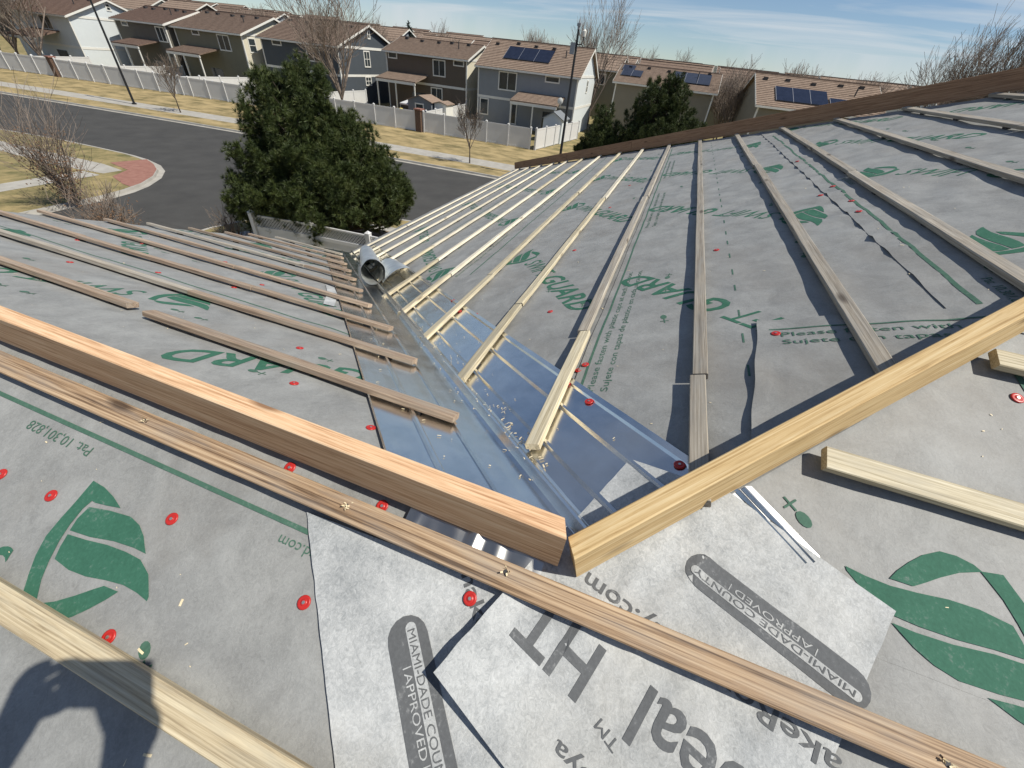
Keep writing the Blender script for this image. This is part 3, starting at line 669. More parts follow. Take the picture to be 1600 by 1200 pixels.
# ------------------------------------------------------------------ white membrane patches
def rzs(u, v):
    return sum(rz(u + i * 0.012, v + j * 0.012) for i in (-1, 0, 1) for j in (-1, 0, 1)) / 9
QA = P_N(0.285, 0.203, -.024).to_2d(); QB = Vector((0.330, 0.076)); QC = P_N(-0.330, -0.125, -.024).to_2d(); QD = QA + QC - QB
def zBC(u, v):
    p = Vector((u, v)); e1 = (QB - QA); s_ = (p - QA).dot(e1) / e1.dot(e1); e2 = (QD - QA); t_ = (p - QA).dot(e2) / e2.dot(e2)
    z = rzs(u, v) + (-0.0235) / CS + 0.0018 * nz(u * 14, v * 14, 2)
    z += 0.026 * math.exp(-((s_ - 0.0) / 0.25) ** 2 - (t_ / 0.30) ** 2)
    z += 0.009 * math.exp(-(t_ / 0.07) ** 2) * (0.55 + 0.45 * math.sin(s_ * 7)) * (s_ < 0.5)
    z += 0.004 * math.exp(-((t_ - 0.42 - 0.1 * s_) / 0.025) ** 2) * (s_ > .35) * (s_ < .8)     # creases
    z += 0.003 * math.exp(-((t_ - 0.22 - 0.2 * s_) / 0.02) ** 2) * (s_ > .3) * (s_ < .75)
    return z
P1, P2, P3, P4 = [P_N(*p, -.026).to_2d() for p in ((0.611, 0.070), (0.330, 0.382), (-0.05, 0.47), (0.16, 0.050))]
def zA_(u, v): return rzs(u, v) + (-0.0262) / CS + 0.0016 * nz(u * 11, v * 11, 6)
def patch(name, q, zf, label, nx=46, ny=40):
    vs, fs = [], []
    for i in range(nx + 1):
        for j in range(ny + 1):
            s_, t_ = i / nx, j / ny
            p = q[0] * (1 - s_) * (1 - t_) + q[1] * s_ * (1 - t_) + q[2] * s_ * t_ + q[3] * (1 - s_) * t_
            if j in (0, ny): p = p + Vector((nz(i * .35, j, 5), nz(i * .35, j, 9))) * .0014
            vs.append((p.x, p.y, zf(p.x, p.y)))
    for i in range(nx):
        for j in range(ny): fs.append((i * (ny + 1) + j, i * (ny + 1) + j + 1, (i + 1) * (ny + 1) + j + 1, (i + 1) * (ny + 1) + j)[::-1])
    o = mesh_obj(name, vs, fs, MAT['white_memb'], None, True); return tag(o, label, 'membrane patch')
pBC = patch('membrane_patch', [QA, QB, QC, QD], zBC, 'white fibrous membrane patch printed HT, lapped over the meeting point of the boards')
pA = patch('membrane_patch', [P1, P2, P3, P4], zA_, 'white membrane patch with a lengthwise grey pill stamp, tucked under the HT patch')
def mapBC(a, b, eps): p = P_N(a, b, -.024); return Vector((p.x, p.y, zBC(p.x, p.y) + eps))
def mapA(a, b, eps): p = P_N(a, b, -.026); return Vector((p.x, p.y, zA_(p.x, p.y) + eps))
def stadium(L, w, n=8):
    r = w / 2; p = [(L - r + r * math.cos(-1.5708 + 3.1416 * i / n), r * math.sin(-1.5708 + 3.1416 * i / n)) for i in range(n + 1)]
    p += [(r + r * math.cos(1.5708 + 3.1416 * i / n), r * math.sin(1.5708 + 3.1416 * i / n)) for i in range(n + 1)]
    return poly2d(p, 0.02)
def pill(mapf, par, o, e1, L, w):
    l = math.hypot(*e1); e1 = (e1[0] / l, e1[1] / l); e2 = (-e1[1], e1[0])
    at = lambda x, y: (o[0] + x * e1[0] + y * e2[0], o[1] + x * e1[1] + y * e2[1])
    g = Print('N', mapf); g.put(stadium(L, w), o, e1, 0.0009)
    g.text('MIAMI-DADE COUNTY', at(w * .32, w * .02), e1, w * .27, bold=.0, width=L - w * .62, eps=0.0021); g.obj('printed_stamp', MAT['grey_print'], par)
    h = Print('N', mapf)
    sh_ = stadium(L - w * .36, w * .27); h.put(sh_, at(w * .18, w * .115), e1, 0.0015)
    h.text('APPROVED', at(L * .30, -w * .25), e1, w * .26, width=L * .42, eps=0.0015)
    for x in (.275, .75): h.line(at(L * x, -w * .26), at(L * x, -w * .05), .0016, 0.0015)
    h.obj('stamp_lettering', MAT['white_memb'], par)
pill(mapA, pA, (0.366, 0.150), (-.66, .75), 0.245, 0.062)
pill(mapBC, pBC, (-0.290, 0.006), (.94, -.335), 0.275, 0.052)
for (t_, o_, e_, sz_, bd_, wd_) in [('HT', (0.055, 0.083), (.948, -.318), 0.112, .018, 0.128), ('Seal', (-0.158, 0.148), (.948, -.318), 0.108, .014, 0.158), ('TM', (0.016, 0.176), (.86, -.50), 0.022, 0, 0.036),
                                 ('akeRoyal', (-0.255, 0.085), (.965, -.26), 0.036, .012, 0.20), ('ny.com', (-0.022, 0.024), (.962, -.272), 0.036, .012, 0.140), ('Roya', (0.010, 0.228), (.95, -.3), 0.03, .01, 0.09)]:
    g = Print('N', mapBC); g.text(t_, o_, e_, sz_, bold=bd_, width=wd_); g.obj('printed_word', MAT['grey_print'], pBC)
g = Print('N', mapA); g.text('Snake', (0.322, 0.045), (-.66, .75), 0.034, bold=.012, width=0.115); g.obj('printed_word', MAT['grey_print'], pA)
# narrow white tape beside the valley metal on the far slope
tp = [P_L(a_, b_, top_h('L', a_, b_) + 0.006) for a_, b_ in [(2.03, 1.63), (1.975, 1.64), (1.80, 1.47), (1.60, 1.20), (1.655, 1.185), (1.85, 1.44)]]
tag(mesh_obj('white_tape', tp, [(0, 1, 2, 5), (5, 2, 3, 4)], MAT['white_memb']), 'narrow strip of white tape along the metal valley edge, under the reddish battens', 'tape')

# ------------------------------------------------------------------ rolled up flashing in the valley
rt = empty('rolled_flashing', (2.55, 2.55, -1.0)); tag(rt, 'loosely rolled sheet of dull galvanised metal lying in the valley', 'sheet metal')
def roll_pt(s_, ang, r, base=0.0):
    ax0 = Vector((1.97, 2.02, -0.712)); ax1 = Vector((3.25, 3.10, -1.225)); d = (ax1 - ax0).normalized()
    a_ = d.cross(Vector((0, 0, 1))).normalized(); b_ = a_.cross(d)
    return ax0 + (ax1 - ax0) * s_ + a_ * math.cos(ang) * r + b_ * math.sin(ang) * r
vs, fs = [], []; n1, n2 = 14, 44
for i in range(n1 + 1):
    for j in range(n2 + 1):
        ang = -0.9 + 7.6 * j / n2; r = 0.094 - 0.018 * j / n2 - 0.016 * i / n1 + 0.004 * nz(ang * 2, i * .4)
        sh_ = i / n1 + 0.045 * math.sin(ang + 0.8) * (1 - i / n1)
        vs.append(roll_pt(sh_, ang, r))
for i in range(n1):
    for j in range(n2): fs.append((i * (n2 + 1) + j, i * (n2 + 1) + j + 1, (i + 1) * (n2 + 1) + j + 1, (i + 1) * (n2 + 1) + j))
mesh_obj('roll', vs, fs, MAT['metal_dull'], rt, True)
vs, fs = [], []
for i in range(13):
    for j in range(9):
        s_ = -0.03 + 0.55 * i / 12 * (1 - 0.25 * j / 8) + 0.05 * j / 8; t_ = j / 8
        p = roll_pt(s_, -0.9, 0.093); dirv = Vector((0.62, -0.72, 0.0)).normalized()
        q = p + dirv * (0.22 * t_ * (1 - 0.25 * i / 12)) ; q.z += 0.235 * t_ * 0.72 * T + 0.045 * math.sin(t_ * 3.1) + 0.02 * t_
        vs.append(q)
for i in range(12):
    for j in range(8): fs.append((i * 9 + j, i * 9 + j + 1, (i + 1) * 9 + j + 1, (i + 1) * 9 + j))
mesh_obj('open_flap', vs, fs, MAT['metal_dull'], rt, True)

# ------------------------------------------------------------------ red plastic caps
def cap_proto():
    m = MB(); n = 16; R0 = 0.0120
    prof = [(R0, 0), (R0, 0.0016), (R0 * .86, 0.0026), (R0 * .62, 0.0020), (R0 * .45, 0.0016), (R0 * .42, 0.0024), (R0 * .30, 0.0024)]
    vs = [(r * math.cos(6.2832 * k / n), r * math.sin(6.2832 * k / n), z) for r, z in prof for k in range(n)]; fs = []
    for i in range(len(prof) - 1):
        for k in range(n): fs.append((i * n + k, i * n + (k + 1) % n, (i + 1) * n + (k + 1) % n, (i + 1) * n + k))
    fs.append(tuple((len(prof) - 1) * n + k for k in range(n))); m.add(vs, fs)
    e = m.obj('cap_nail', MAT['red'], None, True)
    h = MB(); h.tube([(0, 0, 0.0015), (0, 0, 0.0034)], 0.0030, 8); o = h.obj('nail_head', MAT['nail']); o.parent = e
    return e
cap = cap_proto(); first = True
caps = [('N', a_, b_) for a_, b_ in [(1.233, .225), (1.098, .219), (.839, .168), (.530, .192), (.794, .345), (.693, -.006 + .018), (.489, .012), (-.572, -.60), (-.53, -.72), (1.7, .2), (2.1, .25)]]
caps += [('A', .278, .090)]
caps += [('R', a_, b_) for a_, b_ in [(.543, .229), (.742, .283), (.717, .301), (.663, .321), (.635, .316), (1.193, .538), (2.057, .638), (1.690, -.118), (.868, -.247), (1.465, 1.194), (1.297, 1.059), (1.26, .949), (1.9, -.67), (2.1, -.69), (2.3, -.61), (2.45, -.69), (3.1, .60), (3.3, -.66), (2.35, 1.5), (2.9, -1.2), (3.9, .55), (.324, -.012)]]
caps += [('L', a_, b_) for a_, b_ in [(.681, .244), (.987, .319), (2.391, .735), (2.357, .884), (2.049, 1.021), (2.566, .668), (3.188, 1.025), (2.611, 1.106), (2.101, 1.229), (2.7, 1.5), (3.2, 1.35), (1.2, .56)]]
clab = {'N': 'red plastic cap nail in the underlayment of the near slope', 'A': 'red plastic cap nail through the white membrane patch', 'R': 'red plastic cap nail in the hip slope beyond the metal valley', 'L': 'red plastic cap nail in the slope below the fir ridge board'}
for pl, a_, b_ in caps:
    if pl == 'A': p = mapA(a_, b_, 0.0012); nrm = Vector(NRM['N'])
    else:
        h = top_h(pl, a_, b_) + 0.001
        if pl == 'R' and abs(a_ - b_ * CS) < 0.36 and a_ < 2: h = FLAT + 0.002
        if (pl, a_, b_) == ('R', .868, -.247): h += 0.006
        if pl == 'N' and abs(b_) < .03 and a_ < .45: h += 0.01
        p = PF[pl](a_, b_, h); nrm = Vector(NRM[pl])
    mw = Matrix.Translation(p) @ nrm.to_track_quat('Z', 'Y').to_matrix().to_4x4() @ Matrix.Rotation(RNG.uniform(0, 6), 4, 'Z')
    if first: o = cap; o.matrix_basis = mw; first = False; tag(o, clab[pl], 'cap nail', 'red cap nails')
    else: o = copy_tree(cap, mw, clab[pl])
    if (pl, a_, b_) == ('R', .324, -.012): o['label'] = 'red plastic cap nail on the metal valley, beside the grey batten under the pine board'
    o['group'] = {'N': 'cap nails on the near slope', 'A': 'cap nail on white membrane', 'R': 'cap nails on the hip slope', 'L': 'cap nails below the ridge board'}[pl]

# ------------------------------------------------------------------ wood shavings and staples
sh_m = MB()
def flake(c, nrm, l, w):
    nrm = Vector(nrm); x = nrm.orthogonal().normalized(); x.rotate(Matrix.Rotation(RNG.uniform(0, 6.28), 3, nrm)); y = nrm.cross(x)
    k = RNG.uniform(0, .5); up = nrm * l * k
    sh_m.add([c - x * l - y * w, c - x * l + y * w, c + y * w + up * .5, c - y * w + up * .5, c + x * l + y * w, c + x * l - y * w], [(0, 1, 2, 3), (3, 2, 4, 5)])
for i in range(300):
    t_ = RNG.choice([RNG.uniform(.4, 4.4), RNG.uniform(.35, 1.8)]); d = RNG.gauss(0.02, 0.05) if RNG.random() < .7 else RNG.uniform(-.4, .34)
    z = FLAT + 0.003 + (0.024 if abs(d + .012) < .014 else 0)
    flake(vpt(t_, d, z), NRM['R' if d > 0 else 'L'], RNG.uniform(.0012, .0055), RNG.uniform(.0008, .002))
for i in range(14):                       # curled heap beside the centre rib
    t_ = RNG.gauss(.52, .06); flake(vpt(t_, .035 + RNG.gauss(0, .008), FLAT + RNG.uniform(.003, .012)), NRM['R'], RNG.uniform(.003, .006), RNG.uniform(.001, .002))
for i in range(520):
    pl = RNG.choice('RRLNN')
    if pl == 'N': a_, b_ = RNG.uniform(-.8, 1.6), RNG.uniform(-.9, .5)
    elif pl == 'R': b_ = RNG.uniform(-1.6, 2.5); lo, hi = alims('R', b_); a_ = RNG.uniform(lo + .1, min(hi, lo + 2.6))
    else: b_ = RNG.uniform(.05, 2.6); a_ = RNG.uniform(b_ * CS + .5, min(4.1, b_ * CS + 2.2))
    if pl == 'N' and a_ > alims('N', b_)[1]: continue
    if pl == 'N' and -.34 < a_ < .62: continue
    l = RNG.uniform(.0009, .0035) if RNG.random() < .9 else RNG.uniform(.004, .009)
    flake(PF[pl](a_, b_, top_h(pl, a_, b_) + .0016), NRM[pl], l, max(.0006, l * RNG.uniform(.15, .45)))
for (u_, v_) in [(.60, .475), (.575, .46), (.655, .40), (.68, .37)]: flake(P_N(u_ + .05, v_ - .03, top_h('N', u_, v_) + .002), NRM['N'], .007, .0018)
o = sh_m.obj('wood_shavings', MAT['shaving']); tag(o, 'scattered pale wood shavings and sawdust on metal and underlayment', 'shavings', kind='stuff')
# ------------------------------------------------------------------ ground, road, verges
MAT.update(
    asphalt=two_tone('asphalt', (0.046, 0.0455, 0.044), (0.066, 0.065, 0.062), 0.6, 0.3, 0.7, 0.85, 0.25, 30),
    concrete=two_tone('pale_concrete', (0.30, 0.285, 0.255), (0.40, 0.385, 0.35), 1.6, 0.3, 0.7, 0.9, 0.15),
    dry_grass=two_tone('dry_lawn', (0.155, 0.128, 0.058), (0.37, 0.285, 0.145), 0.75, 0.36, 0.60, 0.95, 0.6, 12, 10, (1, 0.55, 1)),
    lawn=two_tone('patchy_lawn', (0.115, 0.11, 0.045), (0.34, 0.265, 0.13), 0.9, 0.35, 0.66, 0.95, 0.6, 14, 10),
    mulch=two_tone('brown_mulch', (0.10, 0.062, 0.038), (0.21, 0.14, 0.085), 3.0, 0.3, 0.7, 0.95, 0.6, 20),
    terrain=two_tone('dry_ground', (0.17, 0.13, 0.08), (0.30, 0.235, 0.145), 0.05, 0.3, 0.7, 0.95, 0.3, 4),
    hill=two_tone('distant_hill', (0.055, 0.06, 0.05), (0.12, 0.11, 0.085), 0.02, 0.3, 0.7, 1.0, 0.0),
    paver=two_tone('red_tactile_concrete', (0.225, 0.105, 0.082), (0.315, 0.165, 0.13), 3.0, 0.3, 0.7, 0.9, 0.2),
    vinyl=plain('white_vinyl', (0.60, 0.60, 0.595), 0.45, var=0.04, scale=1.5),
    brick=two_tone('brown_brick', (0.085, 0.055, 0.04), (0.17, 0.11, 0.08), 9, 0.35, 0.65, 0.9, 0.2),
    roof_tile=two_tone('brown_concrete_tile', (0.135, 0.095, 0.072), (0.215, 0.155, 0.12), 2.6, 0.3, 0.7, 0.9, 0.2, 25),
    roof_tan=two_tone('tan_concrete_tile', (0.19, 0.138, 0.105), (0.29, 0.218, 0.168), 2.6, 0.3, 0.7, 0.9, 0.2, 25),
    roof_red=two_tone('reddish_concrete_tile', (0.13, 0.085, 0.066), (0.205, 0.14, 0.11), 2.6, 0.3, 0.7, 0.9, 0.2, 25),
    trim=plain('cream_trim', (0.70, 0.69, 0.64), 0.6, var=0.04, scale=2),
    dgreen=plain('dark_green_grey_siding', (0.115, 0.108, 0.09), 0.8, var=0.05, scale=1.2),
    olive=plain('olive_siding', (0.175, 0.165, 0.115), 0.8, var=0.05, scale=1.2),
    cream=plain('cream_siding', (0.62, 0.58, 0.46), 0.8, var=0.04, scale=1.2),
    navy=plain('slate_siding', (0.060, 0.072, 0.085), 0.75, var=0.06, scale=1.2),
    brown=plain('brown_siding', (0.115, 0.092, 0.07), 0.8, var=0.05, scale=1.2),
    bluegrey=plain('blue_grey_siding', (0.225, 0.245, 0.265), 0.75, var=0.04, scale=1.2),
    palewhite=plain('pale_white_siding', (0.60, 0.64, 0.65), 0.75, var=0.03, scale=1.2),
    tan=plain('tan_siding', (0.215, 0.195, 0.15), 0.8, var=0.05, scale=1.2),
    glass=plain('dark_window_glass', (0.035, 0.045, 0.05), 0.08, var=0.3, scale=1.0),
    solar=plain('solar_cell', (0.016, 0.020, 0.036), 0.16, var=0.2, scale=2.0),
    solar_frame=plain('solar_frame', (0.45, 0.46, 0.48), 0.4, 0.6, 0.05, 5),
    pole=plain('dark_bronze_paint', (0.012, 0.013, 0.015), 0.45, var=0.1, scale=3),
    lampgrey=plain('grey_fixture', (0.32, 0.33, 0.34), 0.5, var=0.1, scale=8),
    bark=plain('grey_brown_bark', (0.135, 0.105, 0.082), 0.95, var=0.25, scale=6, bump=0.4, bscale=18),
    twig=plain('brown_grey_twig', (0.205, 0.165, 0.135), 0.95, var=0.25, scale=4),
    darkbark=plain('dark_bark', (0.06, 0.045, 0.035), 0.95, var=0.25, scale=6),
    leaf_dead=plain('dead_leaf', (0.13, 0.075, 0.042), 0.9, var=0.4, scale=3),
    spruce=plain('blue_spruce_needle', (0.030, 0.050, 0.042), 0.8, var=0.4, scale=2),
    shedgrey=plain('grey_shed_board', (0.17, 0.185, 0.20), 0.8, var=0.05, scale=1.5),
)
# pine needles: each needle face picks its tone from a noise over its place in the crown
def needle_mat(name, c0, c1, c2):
    m, nt, nd, lk, b = M_new(name)
    tcn = nd.new('ShaderNodeTexCoord'); n1 = N_(nd, 'ShaderNodeTexNoise', Scale=2.2, Detail=6.0, Roughness=0.7); lk.new(tcn.outputs['Object'], n1.inputs['Vector'])
    r = ramp(nd, [(0.30, c0), (0.52, c1), (0.74, c2)]); lk.new(n1.outputs['Fac'], r.inputs[0]); lk.new(r.outputs[0], b.inputs['Base Color'])
    b.inputs['Roughness'].default_value = 0.55; b.inputs['Specular IOR Level'].default_value = 0.35
    return m
MAT['needle'] = needle_mat('pine_needle', (0.020, 0.034, 0.010), (0.050, 0.070, 0.018), (0.112, 0.122, 0.036))

def cv(y): return -0.0008 * y * y if abs(y) < 110 else -0.0008 * 110 * 110 - 0.176 * (abs(y) - 110)
def strip(name, x0, x1, y0, y1, z, mat, n=60, kind='structure', zb=None):
    vs, fs = [], []
    for i in range(n + 1):
        y = y0 + (y1 - y0) * i / n
        vs += [(x0 + cv(y), y, z), (x1 + cv(y), y, z)]
    for i in range(n): fs.append((2 * i, 2 * i + 1, 2 * i + 3, 2 * i + 2))
    o = mesh_obj(name, vs, fs, mat); return tag(o, kind=kind)
Y0, Y1 = -70, 190
R_ = 3000
tag(mesh_obj('ground', [(-R_, -R_, GZ - 0.02), (R_, -R_, GZ - 0.02), (R_, R_, GZ - 0.02), (-R_, R_, GZ - 0.02)], [(0, 1, 2, 3)], MAT['terrain']), kind='structure')
# asphalt: main street and side street
vs, fs = [], []
for i in range(81):
    y = Y0 + (Y1 - Y0) * i / 80; vs += [(12.0, y, GZ), (31.3 + cv(y), y, GZ)]
for i in range(80): fs.append((2 * i, 2 * i + 1, 2 * i + 3, 2 * i + 2))
tag(mesh_obj('road', vs, fs, MAT['asphalt']), kind='structure')
tag(mesh_obj('side_road', [(-60, 16, GZ - 0.004), (14, 16, GZ - 0.004), (14, 31, GZ - 0.004), (-60, 31, GZ - 0.004)], [(0, 1, 2, 3)], MAT['asphalt']), kind='structure')
# far side: kerb, planting strip, footpath, lawn up to and behind the fence
def kerb(name, pts, w=0.16):
    """extruded kerb along a plan polyline; the block side lies to its left"""
    vs, fs = [], []; n = len(pts)
    for i, p in enumerate(pts):
        p = Vector(p); d = (Vector(pts[min(i + 1, n - 1)]) - Vector(pts[max(i - 1, 0)])).normalized(); l = Vector((-d.y, d.x))
        a = p; b = p + l * w; g = p - l * 0.30
        vs += [(g.x, g.y, GZ + 0.006), (a.x, a.y, GZ + 0.012), (a.x + l.x * .02, a.y + l.y * .02, LOT + 0.012), (b.x, b.y, LOT + 0.012), (b.x, b.y, GZ - 0.05)]
    for i in range(n - 1):
        for k in range(4): fs.append((i * 5 + k, (i + 1) * 5 + k, (i + 1) * 5 + k + 1, i * 5 + k + 1))
    return tag(mesh_obj(name, vs, fs, MAT['concrete']), kind='structure')
kerb('far_kerb', [(31.3 + cv(y), y) for y in range(180, -66, -4)])
strip('planting_strip', 31.42, 33.95, -66, 180, LOT, MAT['dry_grass'])
strip('footpath', 33.9, 36.2, -66, 180, LOT + 0.006, MAT['concrete'])
strip('verge_lawn', 36.15, 46.5, -66, 180, LOT + 0.001, MAT['dry_grass'])
strip('back_yards', 46.4, 150, -90, 200, LOT - 0.003, MAT['lawn'])
# corner block across the side street
corner = [(18.0, 100), (18.2, 70), (18.4, 46.2), (19.0, 41), (19.1, 37), (19.1, 34.3), (18.9, 32.7), (18.4, 30.9), (17.7, 29.6), (16.6, 28.4), (15.2, 27.4), (14.1, 26.9), (12.8, 26.6), (8, 26.4), (-40, 26.4)]
kerb('corner_kerb', [tuple(p) for p in corner][::-1])
tag(mesh_obj('corner_lawn', [(x - 0.12 if i < 8 else x, y + (0.1 if i >= 7 else 0), LOT) for i, (x, y) in enumerate(corner)] + [(-40, 100, LOT)], [tuple(range(len(corner) + 1))], MAT['lawn']), kind='structure')
tag(mesh_obj('corner_footpath', [(x, y, LOT + 0.006) for x, y in [(16.4, 100), (15.0, 100), (15.0, 40), (14.9, 33.5), (15.3, 30.6), (16.3, 30.6), (16.6, 32.6), (16.4, 40)]], [tuple(range(8))[::-1]], MAT['concrete']), kind='structure')
tag(mesh_obj('tactile_ramp', [(x, y, LOT + 0.014) for x, y in [(17.0, 32.7), (18.85, 32.2), (18.35, 30.9), (17.65, 29.65), (16.55, 28.45), (15.2, 27.5), (14.5, 27.25), (14.6, 28.0), (15.2, 29.7), (16.55, 30.5)]], [tuple(range(10))[::-1]], MAT['paver']), kind='structure')
tag(mesh_obj('side_footpath', [(x, y, LOT + 0.006) for x, y in [(-30, 29.4), (15.0, 30.4), (15.0, 31.8), (-30, 30.8)]], [(0, 1, 2, 3)], MAT['concrete']), kind='structure')
# own lot
own = [(-40, 19.3), (9, 19.3), (12.5, 19.2), (14.6, 18.7), (16.6, 17.3), (18.0, 15.2), (18.6, 12.5), (18.7, 8), (18.7, -60)]
kerb('own_kerb', own[::-1])
tag(mesh_obj('own_lot', [(x, y - (0.1 if i < 4 else 0), LOT) for i, (x, y) in enumerate(own)] + [(-40, -60, LOT)], [tuple(range(len(own) + 1))[::-1]], MAT['lawn']), kind='structure')
tag(mesh_obj('mulch_bed', [(x, y, LOT + 0.008) for x, y in [(11.6, 9), (16.8, 9), (16.4, 14.5), (14.2, 16.4), (11.3, 15.6)]], [(0, 1, 2, 3, 4)], MAT['mulch']), kind='structure')
tag(mesh_obj('own_footpath', [(x, y, LOT + 0.006) for x, y in [(-30, 16.4), (11.5, 16.6), (14.0, 15.9), (15.6, 13.6), (16.2, 9), (17.6, 9), (17.0, 13.9), (15.0, 17.0), (11.8, 18.0), (-30, 17.8)]], [tuple(range(10))], MAT['concrete']), kind='structure')
# hills on the skyline
vs, fs = [], []; n = 120
for i in range(n + 1):
    an = math.radians(-60 + 165 * i / n); r = 900; z = 13.5 + 3.5 * nz(i * .11, 3.3) + 1.6 * nz(i * .6, 1.3)
    vs += [(r * .75 * math.cos(an), r * .75 * math.sin(an), GZ - 1), (r * math.cos(an), r * math.sin(an), z + 2.5), (r * 1.4 * math.cos(an), r * 1.4 * math.sin(an), z - 6)]
for i in range(n):
    for k in range(2): fs.append((i * 3 + k, i * 3 + k + 1, (i + 1) * 3 + k + 1, (i + 1) * 3 + k))
tag(mesh_obj('hills', vs, fs, MAT['hill'], None, True), kind='structure')

# ------------------------------------------------------------------ houses
def window(parent, y0, y1, z0, z1, panes=2, face='rear', off=0.0, grid=False):
    """framed window on the rear wall (x = off) or on the gable wall (y = off) of a house, local coords"""
    fw = 0.13; m = MB(); d = 0.05
    def bx(a0, b0, a1, b1, t0, t1, mb):
        if face == 'rear': mb.box(off - t1, a0, b0, off - t0, a1, b1)
        else: mb.box(a0, off - t1, b0, a1, off - t0, b1)
    for (a0, b0, a1, b1) in [(y0 - fw, z0 - fw, y1 + fw, z0), (y0 - fw, z1, y1 + fw, z1 + fw), (y0 - fw, z0, y0, z1), (y1, z0, y1 + fw, z1)]: bx(a0, b0, a1, b1, 0.0, 0.07, m)
    for k in range(1, panes):
        c = y0 + (y1 - y0) * k / panes; bx(c - .035, z0, c + .035, z1, 0.0, 0.06, m)
    if grid: bx(y0, (z0 + z1) / 2 - .03, y1, (z0 + z1) / 2 + .03, 0.0, 0.058, m)
    w = m.local('window', MAT['trim'], parent)
    for k in range(panes):
        g = MB(); a0 = y0 + (y1 - y0) * k / panes; a1 = y0 + (y1 - y0) * (k + 1) / panes; bx(a0 + .01, z0 + .005, a1 - .01, z1 - .005, 0.004, 0.02, g); g.local('pane', MAT['glass'], w)
    return w

def tile_slope(m, x0, z0, x1, z1, y0, y1, n=16, th=0.05, drop=0.14):
    """stepped tile courses from eave (x0,z0) up to ridge (x1,z1)"""
    for i in range(n):
        a, b = i / n, (i + 1) / n
        xa, za, xb, zb = x0 + (x1 - x0) * a, z0 + (z1 - z0) * a, x0 + (x1 - x0) * b, z0 + (z1 - z0) * b
        m.hexa([(xa, y0, za - drop), (xb, y0, zb - drop), (xb, y1, zb - drop), (xa, y1, za - drop), (xa, y0, za + th), (xb, y0, zb), (xb, y1, zb), (xa, y1, za + th)])

